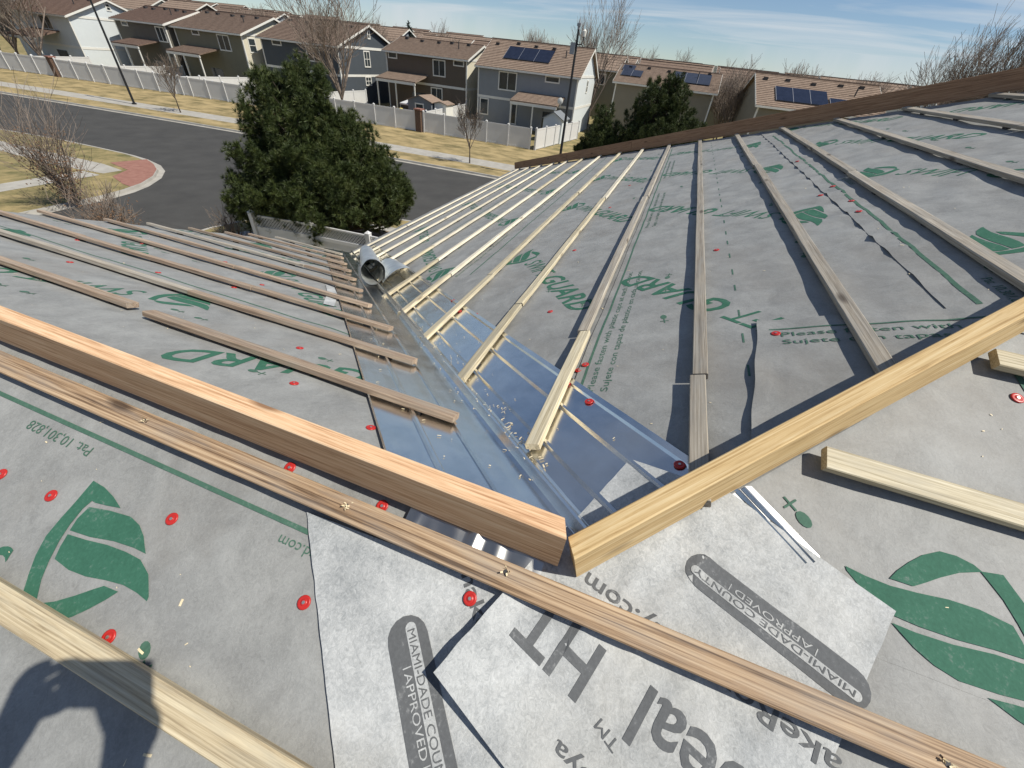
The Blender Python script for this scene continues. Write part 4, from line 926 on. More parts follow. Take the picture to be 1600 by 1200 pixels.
def house(label, x, y, length, depth, eave, ridge, wall, roof_m, rot=0.0, rear=(), gable=(), gable_hi=(), belts=(), patio=None, solar=(), vents=5, group=None, gwall=None, detail=True, ngable=1):
    """local x = depth (away from the street), local y = along the street; origin at the rear corner"""
    h = empty('house', (x, y, LOT), rot); tag(h, label, 'house', group)
    E_, Rg = eave - LOT, ridge - LOT
    m = MB()
    m.add([(0, 0, -.1), (depth, 0, -.1), (depth, length, -.1), (0, length, -.1), (0, 0, E_), (depth, 0, E_), (depth, length, E_), (0, length, E_), (depth / 2, 0, Rg - .05), (depth / 2, length, Rg - .05)],
          [(0, 4, 7, 3), (1, 2, 6, 5), (0, 1, 5, 8, 4), (3, 7, 9, 6, 2)])
    m.local('wall', MAT[wall], h)
    ov = 0.38; sl = (Rg - E_) / (depth / 2); m = MB(); nc = 18 if detail else 6
    tile_slope(m, -ov, E_ - ov * sl + .12, depth / 2, Rg + .12, -ov, length + ov, nc); tile_slope(m, depth + ov, E_ - ov * sl + .12, depth / 2 + 0.001, Rg + .12, -ov, length + ov, nc if detail else 4)
    m.box(depth / 2 - .16, -ov, Rg + .08, depth / 2 + .16, length + ov, Rg + .20)
    rf = m.local('roof', MAT[roof_m], h)
    m = MB(); m.box(-ov - .11, -ov, E_ - ov * sl - .08, -ov - .003, length + ov, E_ - ov * sl + .09); m.local('gutter', MAT['trim'], h)
    for yy in ((-ov - .03, -ov - .001), (length + ov + .001, length + ov + .03)):
        m = MB()
        for sgn in (0, 1):
            xa, xb = (-ov, depth / 2) if sgn == 0 else (depth + ov, depth / 2)
            za = E_ - ov * sl; m.hexa([(xa, yy[0], za - .08), (xb, yy[0], Rg - .08), (xb, yy[1], Rg - .08), (xa, yy[1], za - .08), (xa, yy[0], za + .14), (xb, yy[0], Rg + .14), (xb, yy[1], Rg + .14), (xa, yy[1], za + .14)])
        m.local('barge_board', MAT['trim'], h)
    if detail:
        for z in belts:
            m = MB(); m.box(-.035, -.035, z - .13, 0, length + .035, z + .13); m.local('belt_trim', MAT['trim'], h)
            m = MB(); m.box(0.001, -.034, z - .13, depth, 0, z + .13); m.local('belt_trim', MAT['trim'], h)
        m = MB(); m.box(-.045, -.045, 0, .1, .12, E_ - .05); m.local('corner_board', MAT['trim'], h)
        m = MB(); m.box(-.044, length - .12, 0, .1, length + .044, E_ - .05); m.local('corner_board', MAT['trim'], h)
        m = MB(); m.box(0.11, -.05, E_ - .16, depth - .1, -.001, E_ + .12); m.local('gable_band', MAT['trim'], h)
        for i in range(vents):
            m = MB(); yy = length * (i + .6) / vents + RNG.uniform(-.4, .4); t_ = .80 + RNG.uniform(-.04, .06); xx = depth / 2 * t_; zz = E_ + (Rg - E_) * t_ + .12
            m.box(xx - .2, yy - .2, zz - .05, xx + .2, yy + .2, zz + .22); m.local('roof_vent', MAT['pad'], h)
        m = MB(); xx = depth / 2 * .55; zz = E_ + (Rg - E_) * .55 + .1; m.tube([(xx, length * .2, zz - .1), (xx, length * .2, zz + .75)], .07, 7); m.local('flue_pipe', MAT['pad'], h)
    for (a0, a1, z0, z1, p) in rear: window(h, a0 - y, a1 - y, z0 - LOT, z1 - LOT, p)
    for (a0, a1, z0, z1, p) in gable: window(h, a0 - x, a1 - x, z0 - LOT, z1 - LOT, p, 'gable', 0.0, True)
    for (a0, a1, z0, z1, p) in gable_hi: window(h, a0, a1, z0 - LOT, z1 - LOT, p, 'gable', 0.0)
    if patio:
        p0, p1, zt, ze, dd = patio; p0 -= y; p1 -= y; zt -= LOT; ze -= LOT
        m = MB(); tile_slope(m, -dd, ze, -.002, zt, p0, p1, 8, .04, .12); m.local('patio_roof', MAT[roof_m], h)
        m = MB(); m.box(-dd - .05, p0 + .05, ze - .38, -dd + .1, p1 - .05, ze - .125); m.local('patio_beam', MAT['trim'], h)
        for k in range(3):
            m = MB(); yy = p0 + .2 + (p1 - p0 - .4) * k / 2; m.box(-dd - .02, yy - .07, 0, -dd + .12, yy + .07, ze - .385); m.local('patio_post', MAT['trim'], h)
        m = MB(); m.box(-.03, p0 + .5, .1, -.001, p0 + 2.6, 2.2); m.local('patio_door', MAT['glass'], h)
    for (a0, a1, t0, t1, n) in solar:
        for i in range(n):
            q0 = a0 - y + (a1 - a0) * i / n + .02; q1 = a0 - y + (a1 - a0) * (i + 1) / n - .02
            f = lambda t: (-ov + (depth / 2 + ov) * t, E_ - ov * sl + .12 + (Rg - E_ + ov * sl) * t)
            (xa, za), (xb, zb) = f(t0), f(t1); m = MB()
            m.hexa([(xa, q0, za + .10), (xb, q0, zb + .10), (xb, q1, zb + .10), (xa, q1, za + .10), (xa, q0, za + .17), (xb, q0, zb + .17), (xb, q1, zb + .17), (xa, q1, za + .17)])
            s_ = m.local('solar_panel', MAT['solar'], h)
            m = MB(); m.hexa([(xa, q1, za + .10), (xb, q1, zb + .10), (xb, q1 + .035, zb + .10), (xa, q1 + .035, za + .10), (xa, q1, za + .175), (xb, q1, zb + .175), (xb, q1 + .035, zb + .175), (xa, q1 + .035, za + .175)]); m.local('panel_frame', MAT['solar_frame'], s_)
    return h

house('blue grey two storey house with three solar panels and a tiled patio cover', 57.8, 13.5, 12.9, 10.0, -0.62, 1.98, 'bluegrey', 'roof_tan',
      rear=[(21.3, 23.5, -2.75, -1.1, 2), (15.85, 17.45, -1.42, -1.0, 1), (24.95, 25.95, -5.6, -4.05, 1), (21.0, 21.7, -6.2, -4.2, 1)], gable=[(62.9, 63.5, -2.2, -1.1, 1)], belts=[-3.75 - LOT], patio=(14.8, 20.7, -2.75, -3.5, 3.3), solar=[(17.7, 23.7, .30, .72, 3)])
house('brown two storey house with a patio cover, behind the grey garden shed', 58.8, 28.5, 12.0, 9.0, -0.32, 1.15, 'brown', 'roof_tan',
      rear=[(31.7, 33.3, -2.3, -.78, 2), (38.9, 40.05, -1.0, -.5, 1), (29.0, 30.3, -.98, -.6, 1), (32.2, 33.7, -5.2, -3.75, 2)], belts=[-3.4 - LOT], patio=(34.2, 40.2, -2.48, -3.15, 3.3))
house('dark slate two storey house with white gable trim, behind the tall bare tree', 53.4, 44.0, 12.2, 13.2, -0.42, 1.9, 'navy', 'roof_tile',
      rear=[(52.9, 54.2, -1.0, -.65, 1), (46.9, 48.8, -2.2, -.9, 2)], gable=[(58.7, 59.8, -2.35, -.8, 2), (58.5, 59.6, -4.4, -3.6, 2), (60.0, 60.35, .7, 1.35, 1)], belts=[-3.4 - LOT])
house('olive two storey house with a cream gable end and tiled patio cover', 52.1, 58.0, 11.9, 11.6, -0.36, 1.58, 'olive', 'roof_tile',
      rear=[(60.4, 62.2, -2.25, -.78, 2), (65.5, 66.6, -.95, -.58, 1)], gable=[(53.0, 54.0, -2.15, -.8, 1)], patio=(62.6, 68.6, -2.25, -2.9, 3.2))
house('dark grey green two storey house with patio cover, joined to the olive one', 51.2, 70.4, 9.6, 11.0, -0.30, 1.35, 'dgreen', 'roof_red',
      rear=[(70.8, 72.2, -2.15, -.75, 2), (77.6, 78.6, -.9, -.6, 1)], patio=(72.4, 77.5, -2.2, -2.8, 3.2))
house('pale white gable house beside the first lamp post', 46.6, 82.0, 13.0, 11.2, -0.55, 1.5, 'palewhite', 'roof_red', belts=[-3.9 - LOT], gable=[(52.1, 52.5, .5, 1.1, 1)], rear=[(86, 88, -2.2, -.9, 2)], patio=(85, 91, -2.3, -3.1, 3.2))
house('olive tan two storey house with black solar panels behind the young pine', 64.0, -2.0, 12.0, 10.0, -0.74, 0.98, 'tan', 'roof_tan',
      rear=[(4.8, 5.9, -2.2, -1.05, 1)], solar=[(7.2, 9.8, .30, .62, 2), (8.4, 10.0, .62, .86, 1), (-1.2, 3.4, .28, .80, 3)])
house('tan house with a long row of solar panels behind the brown board', 58.6, -18.4, 12.0, 10.4, -1.05, 1.42, 'tan', 'roof_tan', rot=math.radians(7.0),
      solar=[(-13.2, -8.0, .16, .58, 3), (-16.6, -13.4, .16, .40, 2)], gable_hi=())
# cream and white gable faces on sunny ends, sunlit brightness put into the colour
def sunlit_gable(x, y, depth, eave, ridge, mat, parent_label):
    hs = [o for o in bpy.data.objects if o.get('label') == parent_label][0]
    E_, Rg = eave - LOT, ridge - LOT; m = MB()
    m.add([(0.1, -.012, 0), (depth - .1, -.012, 0), (depth - .1, -.012, E_ - .2), (0.1, -.012, E_ - .2)], [(0, 1, 2, 3)]); m.add([(0.3, -.012, E_ + .12), (depth - .3, -.012, E_ + .12), (depth / 2, -.012, Rg - .12)], [(0, 1, 2)])
    o = m.local('sunlit_gable_face', MAT[mat], hs); o['label'] = 'pale gable face with sunlit brightness in its colour'
sunlit_gable(52.1, 58.0, 11.6, -.36, 1.58, 'cream', 'olive two storey house with a cream gable end and tiled patio cover')
sunlit_gable(57.8, 13.5, 10.0, -.62, 1.98, 'palewhite', 'blue grey two storey house with three solar panels and a tiled patio cover')  # white face paints the sun's brightness onto the blue grey wall
sunlit_gable(58.8, 28.5, 9.0, -.32, 1.15, 'cream', 'brown two storey house with a patio cover, behind the grey garden shed')

# rows of houses further back
rows = []
def zrow(x, y, g): return 0.6 + g * math.hypot(x, y)
walls = ['cream', 'tan', 'olive', 'brown', 'palewhite', 'bluegrey']
for (xr, zc, n0, n1, st) in [(88, .0150, -5, 12, 14.5), (106, .0160, -5, 14, 15.5), (134, .0170, -5, 14, 17), (170, .0180, -5, 14, 20), (215, .0190, -5, 14, 24)]:
    for i in range(n0, n1):
        y = i * st + RNG.uniform(-2, 2); ang = math.degrees(math.atan2(y, xr))
        if ang < -33 or ang > 62: continue
        rows.append((xr + RNG.uniform(-2, 2) + cv(y) * .6, y, RNG.uniform(.68, .8) * st, RNG.uniform(9, 11), zrow(xr, y, zc + (.0030 if y > 30 else 0)) + RNG.uniform(-.3, .3)))
for i, (x, y, ln, dp, zc) in enumerate(rows):
    dist = 'second' if x < 98 else 'further'
    lab = {'second': 'brown tile roofed house in the row behind the street-side houses', 'further': 'small brown roofed house among the far rows of the estate'}[dist]
    gr = {'second': 'houses in the row behind', 'further': 'far rows of houses'}[dist]
    wc = RNG.choice(walls); lab = lab.replace('brown', {'cream': 'cream walled brown', 'tan': 'tan walled brown', 'olive': 'olive walled brown', 'brown': 'brown walled brown', 'palewhite': 'white walled brown', 'bluegrey': 'blue grey walled brown'}[wc], 1)
    house(lab, x, y, ln, dp, zc - 2.0, zc, wc, RNG.choice(['roof_tile', 'roof_tan', 'roof_tile']), rear=[(y + 2, y + 3.6, zc - 4.0, zc - 2.7, 1), (y + ln - 4, y + ln - 2.4, zc - 4.0, zc - 2.7, 1)], group=gr, detail=False)
    if RNG.random() < .25:
        pass

# ------------------------------------------------------------------ fences
def fence(label, pts, height=1.85, post_step=2.45, mat='vinyl', group=None, lattice=False):
    """privacy fence along a plan polyline: posts with caps, panels between them"""
    pts = [Vector(p) for p in pts]; base = pts[0]
    f = empty('fence', (base.x, base.y, LOT)); tag(f, label, 'fence', group)
    acc = [0.0]
    for a, b in zip(pts, pts[1:]): acc.append(acc[-1] + (b - a).length)
    n = max(1, round(acc[-1] / post_step))
    def at(s_):
        for i in range(len(pts) - 1):
            if s_ <= acc[i + 1] or i == len(pts) - 2: return pts[i] + (pts[i + 1] - pts[i]) * ((s_ - acc[i]) / (acc[i + 1] - acc[i]))
    ps = [at(acc[-1] * i / n) for i in range(n + 1)]
    for i, p in enumerate(ps):
        q = p - base; m = MB(); m.box(q.x - .085, q.y - .085, 0, q.x + .085, q.y + .085, height + .08)
        m.add([(q.x - .1, q.y - .1, height + .08), (q.x + .1, q.y - .1, height + .08), (q.x + .1, q.y + .1, height + .08), (q.x - .1, q.y + .1, height + .08), (q.x, q.y, height + .17)], [(0, 1, 4), (1, 2, 4), (2, 3, 4), (3, 0, 4)])
        m.local('post', MAT[mat], f)
        if i < n:
            r = ps[i + 1] - base; d = (r - q).normalized(); l = Vector((-d.y, d.x)); m = MB(); a, b = q + d * .088, r - d * .088; ht = height if not lattice else height - .42
            def bar(z0, z1, t):
                m.hexa([(*(a - l * t), z0), (*(b - l * t), z0), (*(b + l * t), z0), (*(a + l * t), z0), (*(a - l * t), z1), (*(b - l * t), z1), (*(b + l * t), z1), (*(a + l * t), z1)])
            bar(.05, .2, .035); bar(ht - .13, ht, .035); bar(.2, ht - .13, .02)
            m.local('panel', MAT[mat], f)
            if lattice:
                m = MB(); L = (b - a).length; z0, z1 = ht, height - .06; k = int(L / .115)
                for sgn in (-1, 1):
                    for j in range(-4, k + 4):
                        x0 = j * .115; x1 = x0 + sgn * (z1 - z0)
                        c0, c1 = max(0, min(L, x0)), max(0, min(L, x1))
                        if abs(c1 - c0) < .03: continue
                        za_ = z0 + (c0 - x0) / (x1 - x0) * (z1 - z0); zb_ = z0 + (c1 - x0) / (x1 - x0) * (z1 - z0)
                        p0 = a + d * c0; p1 = a + d * c1; t = .006 * (2 + sgn); w = .019
                        m.hexa([(*(p0 - l * t), za_ - w), (*(p1 - l * t), zb_ - w), (*(p1 - l * (t - .006)), zb_ - w), (*(p0 - l * (t - .006)), za_ - w), (*(p0 - l * t), za_ + w), (*(p1 - l * t), zb_ + w), (*(p1 - l * (t - .006)), zb_ + w), (*(p0 - l * (t - .006)), za_ + w)])
                m.local('lattice_top', MAT[mat], f)
                m = MB(); bar(height - .06, height, .03); m.local('top_rail', MAT[mat], f)
    return f
def fx(y): return 44.7 + cv(y)
def brickpier(x, y, label):
    p = empty('brick_pier', (x, y, LOT)); tag(p, label, 'pier'); m = MB()
    nb = 12
    for i in range(nb):
        z0 = i * .165; o_ = .006 * (i % 2)
        for (a0, b0, a1, b1) in ([(-.34, -.34, 0, 0), (0, -.34, .34, 0), (-.34, 0, 0, .34), (0, 0, .34, .34)] if i % 2 else [(-.34, -.34, -.1, .34), (-.1, -.34, .34, 0), (-.1, 0, .34, .34)]):
            m.box(a0 + .008, b0 + .008, z0, a1 - .008 + o_, b1 - .008, z0 + .152)
    m.box(-.325, -.325, 0, .325, .325, nb * .165); m.local('brickwork', MAT['brick'], p); p.children
    c = MB(); c.box(-.42, -.42, nb * .165, .42, .42, nb * .165 + .12); c.local('cap_stone', MAT['paver'], p)
    return p
brickpier(fx(77.3), 77.3, 'brown brick pier in the white fence, before the pale white gable house')
brickpier(fx(27.0), 27.0, 'brown brick pier in the white fence, before the grey garden shed')
fence('long white vinyl fence beyond the road, between the two brick piers', [(fx(y), y) for y in [27.5, 35, 43, 51, 60, 68, 76.8]])
fence('white vinyl fence beyond the road, running behind the second lamp post', [(fx(y), y) for y in [26.5, 20, 14.5]])
fence('white vinyl fence beyond the road, under the spreading bare trees', [(fx(y), y) for y in [77.9, 86, 95, 106, 118]])
fence('white side fence by the pale shed of the blue grey house', [(fx(13.6), 13.9), (56.5, 12.3)])
fence('white side fence between the grey garden shed and the blue grey house', [(44.9, 26.6), (57.6, 28.0)])
fence('white side fence between the olive and slate houses', [(fx(58.5), 58.5), (52.0, 57.2)])
fence('white side fence in front of the dark grey green house', [(fx(69.6), 69.6), (51.6, 70.2)])
fence('white side fence between the slate and brown houses', [(fx(42.6), 42.6), (56, 42.4)])
fence('white garden fence beside the pale white gable house', [(fx(80.5) + .2, 80.5), (46.6, 81.4)])
fence('white lattice-topped fence close under the roof, before the big pine', [(11.1, 14.6), (11.55, 11.9), (11.75, 9.2), (11.9, 5.0)], 1.78, 2.3, lattice=True)

# ------------------------------------------------------------------ sheds, trampoline, garden things
def shed(label, x, y, wx, wy, eave, ridge, wall, roof_m, win=False, rot=0.0):
    h = empty('shed', (x, y, LOT), rot); tag(h, label, 'shed'); m = MB()
    m.add([(0, 0, 0), (wx, 0, 0), (wx, wy, 0), (0, wy, 0), (0, 0, eave), (wx, 0, eave), (wx, wy, eave), (0, wy, eave), (0, wy / 2, ridge), (wx, wy / 2, ridge)], [(0, 4, 8, 7, 3), (1, 2, 6, 9, 5), (0, 1, 5, 4), (3, 7, 6, 2)])
    m.local('wall', MAT[wall], h); m = MB()
    for s0, s1 in ((-.15, wy / 2), (wy + .15, wy / 2)):
        z0 = eave - .15 * (ridge - eave) / (wy / 2)
        m.hexa([(-.15, s0, z0), (wx + .15, s0, z0), (wx + .15, s1, ridge), (-.15, s1, ridge), (-.15, s0, z0 + .07), (wx + .15, s0, z0 + .07), (wx + .15, s1, ridge + .07), (-.15, s1, ridge + .07)])
    m.local('roof', MAT[roof_m], h)
    if win: window(h, wy * .35, wy * .65, eave * .45, eave * .85, 1)
    return h
shed('grey garden shed with tiled roof and small window, behind the brick pier', 49.2, 28.4, 2.6, 3.1, 2.25, 2.75, 'shedgrey', 'roof_tan', True)
shed('pale grey shed with a grey roof, by the blue grey house', 50.6, 12.9, 2.6, 2.2, 2.3, 2.9, 'palewhite', 'shedgrey')
shed('slatted lean-to next to the grey garden shed', 49.6, 26.7, 1.8, 1.5, 2.2, 2.4, 'trim', 'roof_tan')
tr = empty('trampoline', (49.3, 36.6, LOT)); tag(tr, 'round black trampoline in the yard behind the big pine', 'trampoline')
m = MB(); m.add([(2.2 * math.cos(i * .2618), 2.2 * math.sin(i * .2618), .88) for i in range(24)], [tuple(range(24))]); m.local('mat', MAT['pad'], tr)
m = MB(); m.tube([(2.25 * math.cos(i * .2618), 2.25 * math.sin(i * .2618), .86) for i in range(25)], .06, 6); m.local('rim', MAT['lampgrey'], tr)
for i in range(6):
    m = MB(); c, s_ = math.cos(i * 1.047) * 2.2, math.sin(i * 1.047) * 2.2; m.tube([(c, s_, 0), (c, s_, .84)], .035, 6); m.local('leg', MAT['lampgrey'], tr)
tcol = [(0.6, 0.03, 0.03), (0.75, 0.75, 0.72), (0.08, 0.14, 0.4), (0.65, 0.5, 0.12), (0.7, 0.7, 0.72), (0.45, 0.05, 0.08)]
for i in range(9):
    cx, cy, rr = 49.2 + RNG.uniform(-.7, .7), 33.0 + RNG.uniform(-1.1, 1.1), RNG.uniform(.25, .45)
    c = tcol[i % 6]; key = 'toy%d' % (i % 6)
    if key not in MAT: MAT[key] = plain('inflatable_%d' % (i % 6), c, .4, var=.05)
    bm = bmesh.new(); bmesh.ops.create_icosphere(bm, subdivisions=2, radius=rr)
    for v in bm.verts: v.co *= 1 + .28 * nz(v.co.x * 4 + i, v.co.y * 4, v.co.z * 4); v.co.z *= 1.15
    me = bpy.data.meshes.new('inflatable'); bm.to_mesh(me); bm.free(); me.materials.append(MAT[key]); me.polygons.foreach_set('use_smooth', [True] * len(me.polygons))
    o = bpy.data.objects.new('inflatable', me); COL.objects.link(o); o.location = (cx, cy, LOT + rr + (0.45 if i % 3 == 0 else 0)); o.rotation_euler = (RNG.uniform(-.5, .5), 0, RNG.uniform(0, 6))
    tag(o, ['small red inflatable in the heap between trampoline and shed', 'small white inflatable in the heap between trampoline and shed', 'small blue inflatable in the heap between trampoline and shed', 'small yellow inflatable in the heap between trampoline and shed', 'small pale grey inflatable in the heap between trampoline and shed', 'small dark red inflatable in the heap between trampoline and shed'][i % 6], 'inflatable', 'inflatables by the shed')
cp = empty('canopy', (50.6, 31.9, LOT)); tag(cp, 'small white garden canopy behind the colourful inflatables', 'canopy')
m = MB(); m.add([(-1.0, -1.0, 1.75), (1.0, -1.0, 1.75), (1.0, 1.0, 1.75), (-1.0, 1.0, 1.75), (0, 0, 2.25), (-1.0, -1.0, 1.6), (1.0, -1.0, 1.6), (1.0, 1.0, 1.6), (-1.0, 1.0, 1.6)], [(0, 1, 4), (1, 2, 4), (2, 3, 4), (3, 0, 4), (0, 5, 6, 1), (1, 6, 7, 2), (2, 7, 8, 3), (3, 8, 5, 0)]); m.local('top', MAT['vinyl'], cp)
for sx in (-.95, .95):
    for sy in (-.95, .95): m = MB(); m.box(sx - .03, sy - .03, 0, sx + .03, sy + .03, 1.75); m.local('leg', MAT['lampgrey'], cp)
def bin_(x, y, col, label):
    key = 'bin' + label[:4]; MAT[key] = plain(key + '_plastic', col, .5)
    b = empty('wheelie_bin', (x, y, LOT)); tag(b, label, 'bin'); m = MB()
    m.hexa([(-.25, -.25, .06), (.25, -.25, .06), (.25, .25, .06), (-.25, .25, .06), (-.32, -.32, 1.0), (.32, -.32, 1.0), (.32, .32, 1.0), (-.32, .32, 1.0)]); m.local('body', MAT[key], b)
    m = MB(); m.hexa([(-.36, -.36, 1.0), (.36, -.36, 1.0), (.36, .36, 1.0), (-.36, .36, 1.0), (-.3, -.3, 1.12), (.3, -.3, 1.12), (.3, .3, 1.12), (-.3, .3, 1.12)]); m.local('lid', MAT[key], b)
    for sy in (-.26, .26): m = MB(); m.tube([(.26, sy - .03, .1), (.26, sy + .03, .1)], .1, 10); m.local('wheel', MAT['pad'], b)
bin_(49.8, 59.9, (0.02, 0.10, 0.06), 'dark green wheelie bin against the white side fence of the olive house')
bin_(50.0, 58.9, (0.03, 0.025, 0.06), 'dark purple wheelie bin against the white side fence of the olive house')
def satdish(x, y, z, label):
    d = empty('satellite_dish', (x, y, z)); tag(d, label, 'satellite dish'); m = MB(); n = 14
    vs = [(-.10 + .12 * (r / .34) ** 2 * 0 - .1 * (1 - (r / .34) ** 2), r * math.cos(6.2832 * k / n), r * math.sin(6.2832 * k / n)) for r in (.05, .2, .34) for k in range(n)]
    fs = [(i * n + k, i * n + (k + 1) % n, (i + 1) * n + (k + 1) % n, (i + 1) * n + k) for i in range(2) for k in range(n)] + [tuple(range(n))]
    m.add(vs, fs); m.local('dish', MAT['trim'], d); m = MB(); m.tube([(-.2, 0, 0), (.1, 0, -.25), (.1, 0, -.7)], .03, 6); m.local('arm', MAT['lampgrey'], d)
satdish(54.3, 14.4, -2.95, 'white satellite dish on the corner of the tiled patio cover')

# ------------------------------------------------------------------ lamp posts
def lamp(x, y, h, label, head=False):
    l = empty('lamp_post', (x, y, LOT)); tag(l, label, 'lamp post')
    m = MB(); m.tube([(0, 0, .1), (0, 0, h)], [.105, .07], 10); m.local('pole', MAT['pole'], l)
    m = MB(); m.tube([(0, 0, 0), (0, 0, .12)], .2, 10); m.local('base', MAT['pole'], l)
    m = MB(); m.tube([(0, 0, h), (0, 0, h + .18)], .09, 8); m.box(-.12, -.12, h + .16, .12, .12, h + .3); m.add([(-.06, -.06, h + .3), (.06, -.06, h + .3), (.06, .06, h + .3), (-.06, .06, h + .3), (0, 0, h + .62)], [(0, 1, 4), (1, 2, 4), (2, 3, 4), (3, 0, 4)]); m.local('top_camera', MAT['lampgrey'], l)
    m = MB(); m.tube([(0, 0, h - .75), (-.02, -.35, h - .72), (-.02, -.42, h - .5), (-.02, -.42, h - .3)], .035, 6); m.local('bracket', MAT['pole'], l)
    m = MB(); m.tube([(-.02, -.42, h - .32), (-.02, -.42, h - .05)], [.10, .13], 8); m.tube([(-.02, -.42, h - .05), (-.02, -.42, h + .05)], [.12, .02], 8); m.local('lamp_head', MAT['trim'], l)
    m = MB(); m.box(-.16, .05, h - 1.25, .14, .36, h - .65); m.local('control_box', MAT['lampgrey'], l)
    return l
lamp(31.9 + 0.9, 53.6, 10.2, 'black lamp post standing on the planting strip before the olive houses')
lamp(33.2, 8.35, 8.95, 'black lamp post with a grey box near its top, by the blue grey house')

# ------------------------------------------------------------------ trees
def grow(m_tr, m_tw, p, d, L, r, lev, maxl, rng, spread, up, seg=3, kids=(4, 6), thin=0.0, n0=7):
    pts = [p]; rad = [r]; q = p.copy(); dd = d.copy()
    for i in range(seg):
        dd = (dd + Vector((rng.uniform(-1, 1), rng.uniform(-1, 1), rng.uniform(-.6, .9))) * .10 + Vector((0, 0, up * .10))).normalized()
        q = q + dd * (L / seg); pts.append(q.copy()); rad.append(max(r * (1 - .55 * (i + 1) / seg), thin))
    (m_tr if lev < 1 else m_tw).tube(pts, rad, n0 if lev == 0 else (5 if lev == 1 else 3), 0, lev == 0)
    if lev >= maxl: return pts
    for k in range(rng.randint(*kids)):
        t_ = rng.uniform(.30, 1.0) if lev else rng.uniform(.45, 1.0)
        i = min(int(t_ * seg), seg - 1); f = t_ * seg - i; b = pts[i].lerp(pts[i + 1], f); dirv = (pts[i + 1] - pts[i]).normalized()
        o = dirv.orthogonal().normalized(); o.rotate(Matrix.Rotation(rng.uniform(0, 6.28), 3, dirv)); nd_ = (dirv * (1 - spread * .5) + o * spread + Vector((0, 0, up * .3))).normalized()
        grow(m_tr, m_tw, b, nd_, L * rng.uniform(.55, .75), max(r * .5 * (1 - .3 * t_), thin), lev + 1, maxl, rng, spread, up, seg, kids, thin, n0)
    return pts
def bare_proto(seed, h, trunk_h, r, spread, up, maxl, kids, thin, limbs=6):
    rng = random.Random(seed); a, b = MB(), MB()
    top = grow(a, b, Vector((0, 0, 0)), Vector((0, 0, 1)), trunk_h, r, 0, 0, rng, 0, 1)
    for k in range(limbs):
        an = 6.283 * k / limbs + rng.uniform(-.4, .4); tl = rng.uniform(.35, .9) * spread
        base = top[-1].lerp(top[-2], rng.uniform(0, .9)); d = Vector((math.cos(an) * tl, math.sin(an) * tl, 1)).normalized()
        grow(a, b, base, d, (h - trunk_h) * rng.uniform(.52, .68), r * .6, 1, maxl, rng, spread * .75, up, 4, kids, thin)
    return a, b
def bare_tree(label, x, y, z, proto, s, rz_, group=None, sz=None, mat='twig', tm='bark'):
    t = empty('bare_tree', (x, y, z)); t.matrix_basis = Matrix.Translation((x, y, z)) @ Matrix.Rotation(rz_, 4, 'Z') @ Matrix.Diagonal((s, s, sz or s, 1)); tag(t, label, 'tree', group)
    for nm, me in zip(('trunk', 'crown'), proto):
        o = bpy.data.objects.new(nm, me); COL.objects.link(o); o.parent = t
    return t
def proto_mesh(ab, mt, mw):
    out = []
    for mb_, mat in zip(ab, (mt, mw)):
        me = bpy.data.meshes.new('tree'); me.from_pydata(mb_.v, [], mb_.f); me.materials.append(mat); me.update(); out.append(me)
    return out
BIG = [proto_mesh(bare_proto(s_, 9.0, 1.6, .17, .75, .55, 4, (4, 6), .012, 7), MAT['bark'], MAT['twig']) for s_ in (3, 8)]
FAR = [proto_mesh(bare_proto(s_, 8.0, 1.8, .15, .8, .5, 4, (5, 6), .014, 7), MAT['bark'], MAT['twig']) for s_ in (21, 33, 5)]
SMALL = [proto_mesh(bare_proto(s_, 4.4, 1.5, .065, .7, .6, 4, (3, 5), .010, 6), MAT['darkbark'], MAT['bark']) for s_ in (12, 15)]
bare_tree('young bare street tree on the planting strip beside a lamp post', 32.9, 47.4, LOT, SMALL[0], 1.0, .5)
bare_tree('young bare street tree on the planting strip before the blue grey house', 33.9, 16.2, LOT, SMALL[1], .92, 1.3)
bare_tree('tall bare tree spreading in front of the dark slate house', 46.6, 38.7, LOT, BIG[0], 1.22, 0, sz=1.20)
bare_tree('tall slim bare tree behind the blue grey house and lamp post', 72.5, 14.4, LOT, BIG[1], 1.1, 2, sz=1.42)
for i, (x, y, s_) in enumerate([(42.5, 84, 1.25), (43, 90, 1.3), (41.5, 97, 1.3), (40.2, 88.0, 1.1)]):
    bare_tree('wide bare tree over the white fence near the pale white gable house', x, y, LOT, BIG[i % 2], s_, i * 1.7, 'bare trees by the pale white house')
for i, (x, y, s_) in enumerate([(58, -21.8, .95), (57, -24.5, 1.05), (56, -27.3, 1.12), (55, -30, 1.15), (54, -33, 1.15), (53, -36.5, 1.2), (60, -26, 1.1)]):
    bare_tree('leaning bare tree in the row behind the upper brown board', x, y, LOT, BIG[i % 2], s_ * .98, i * 1.1, 'bare trees beyond the upper hip', sz=s_ * 1.22)
fl = [(88, -14.5), (87, -23.5), (102, 10), (104, 32), (110, 47), (97, 52), (102, 63), (90, 68), (92, 78), (110, 80), (120, 20), (125, 40), (130, 60), (86, 92), (140, 5),  (82, 27), (80, 43), (86, 60), (100, 90), (96, 44)]
for i, (x, y) in enumerate([(73, -4.6), (70, -4.0), (66, -4.8)]):
    bare_tree('thicket-like bare tree between the two tan houses', x, y, LOT, FAR[i], .86, i * 2.1, 'bare trees between the tan houses', sz=.92)
for i, (x, y) in enumerate(fl):
    bare_tree('leafless tree standing among the rear rows of houses', x, y, LOT, FAR[i % 3], RNG.uniform(.8, 1.1), i * 2.1, 'leafless trees among the houses', sz=RNG.uniform(1.0, 1.22))

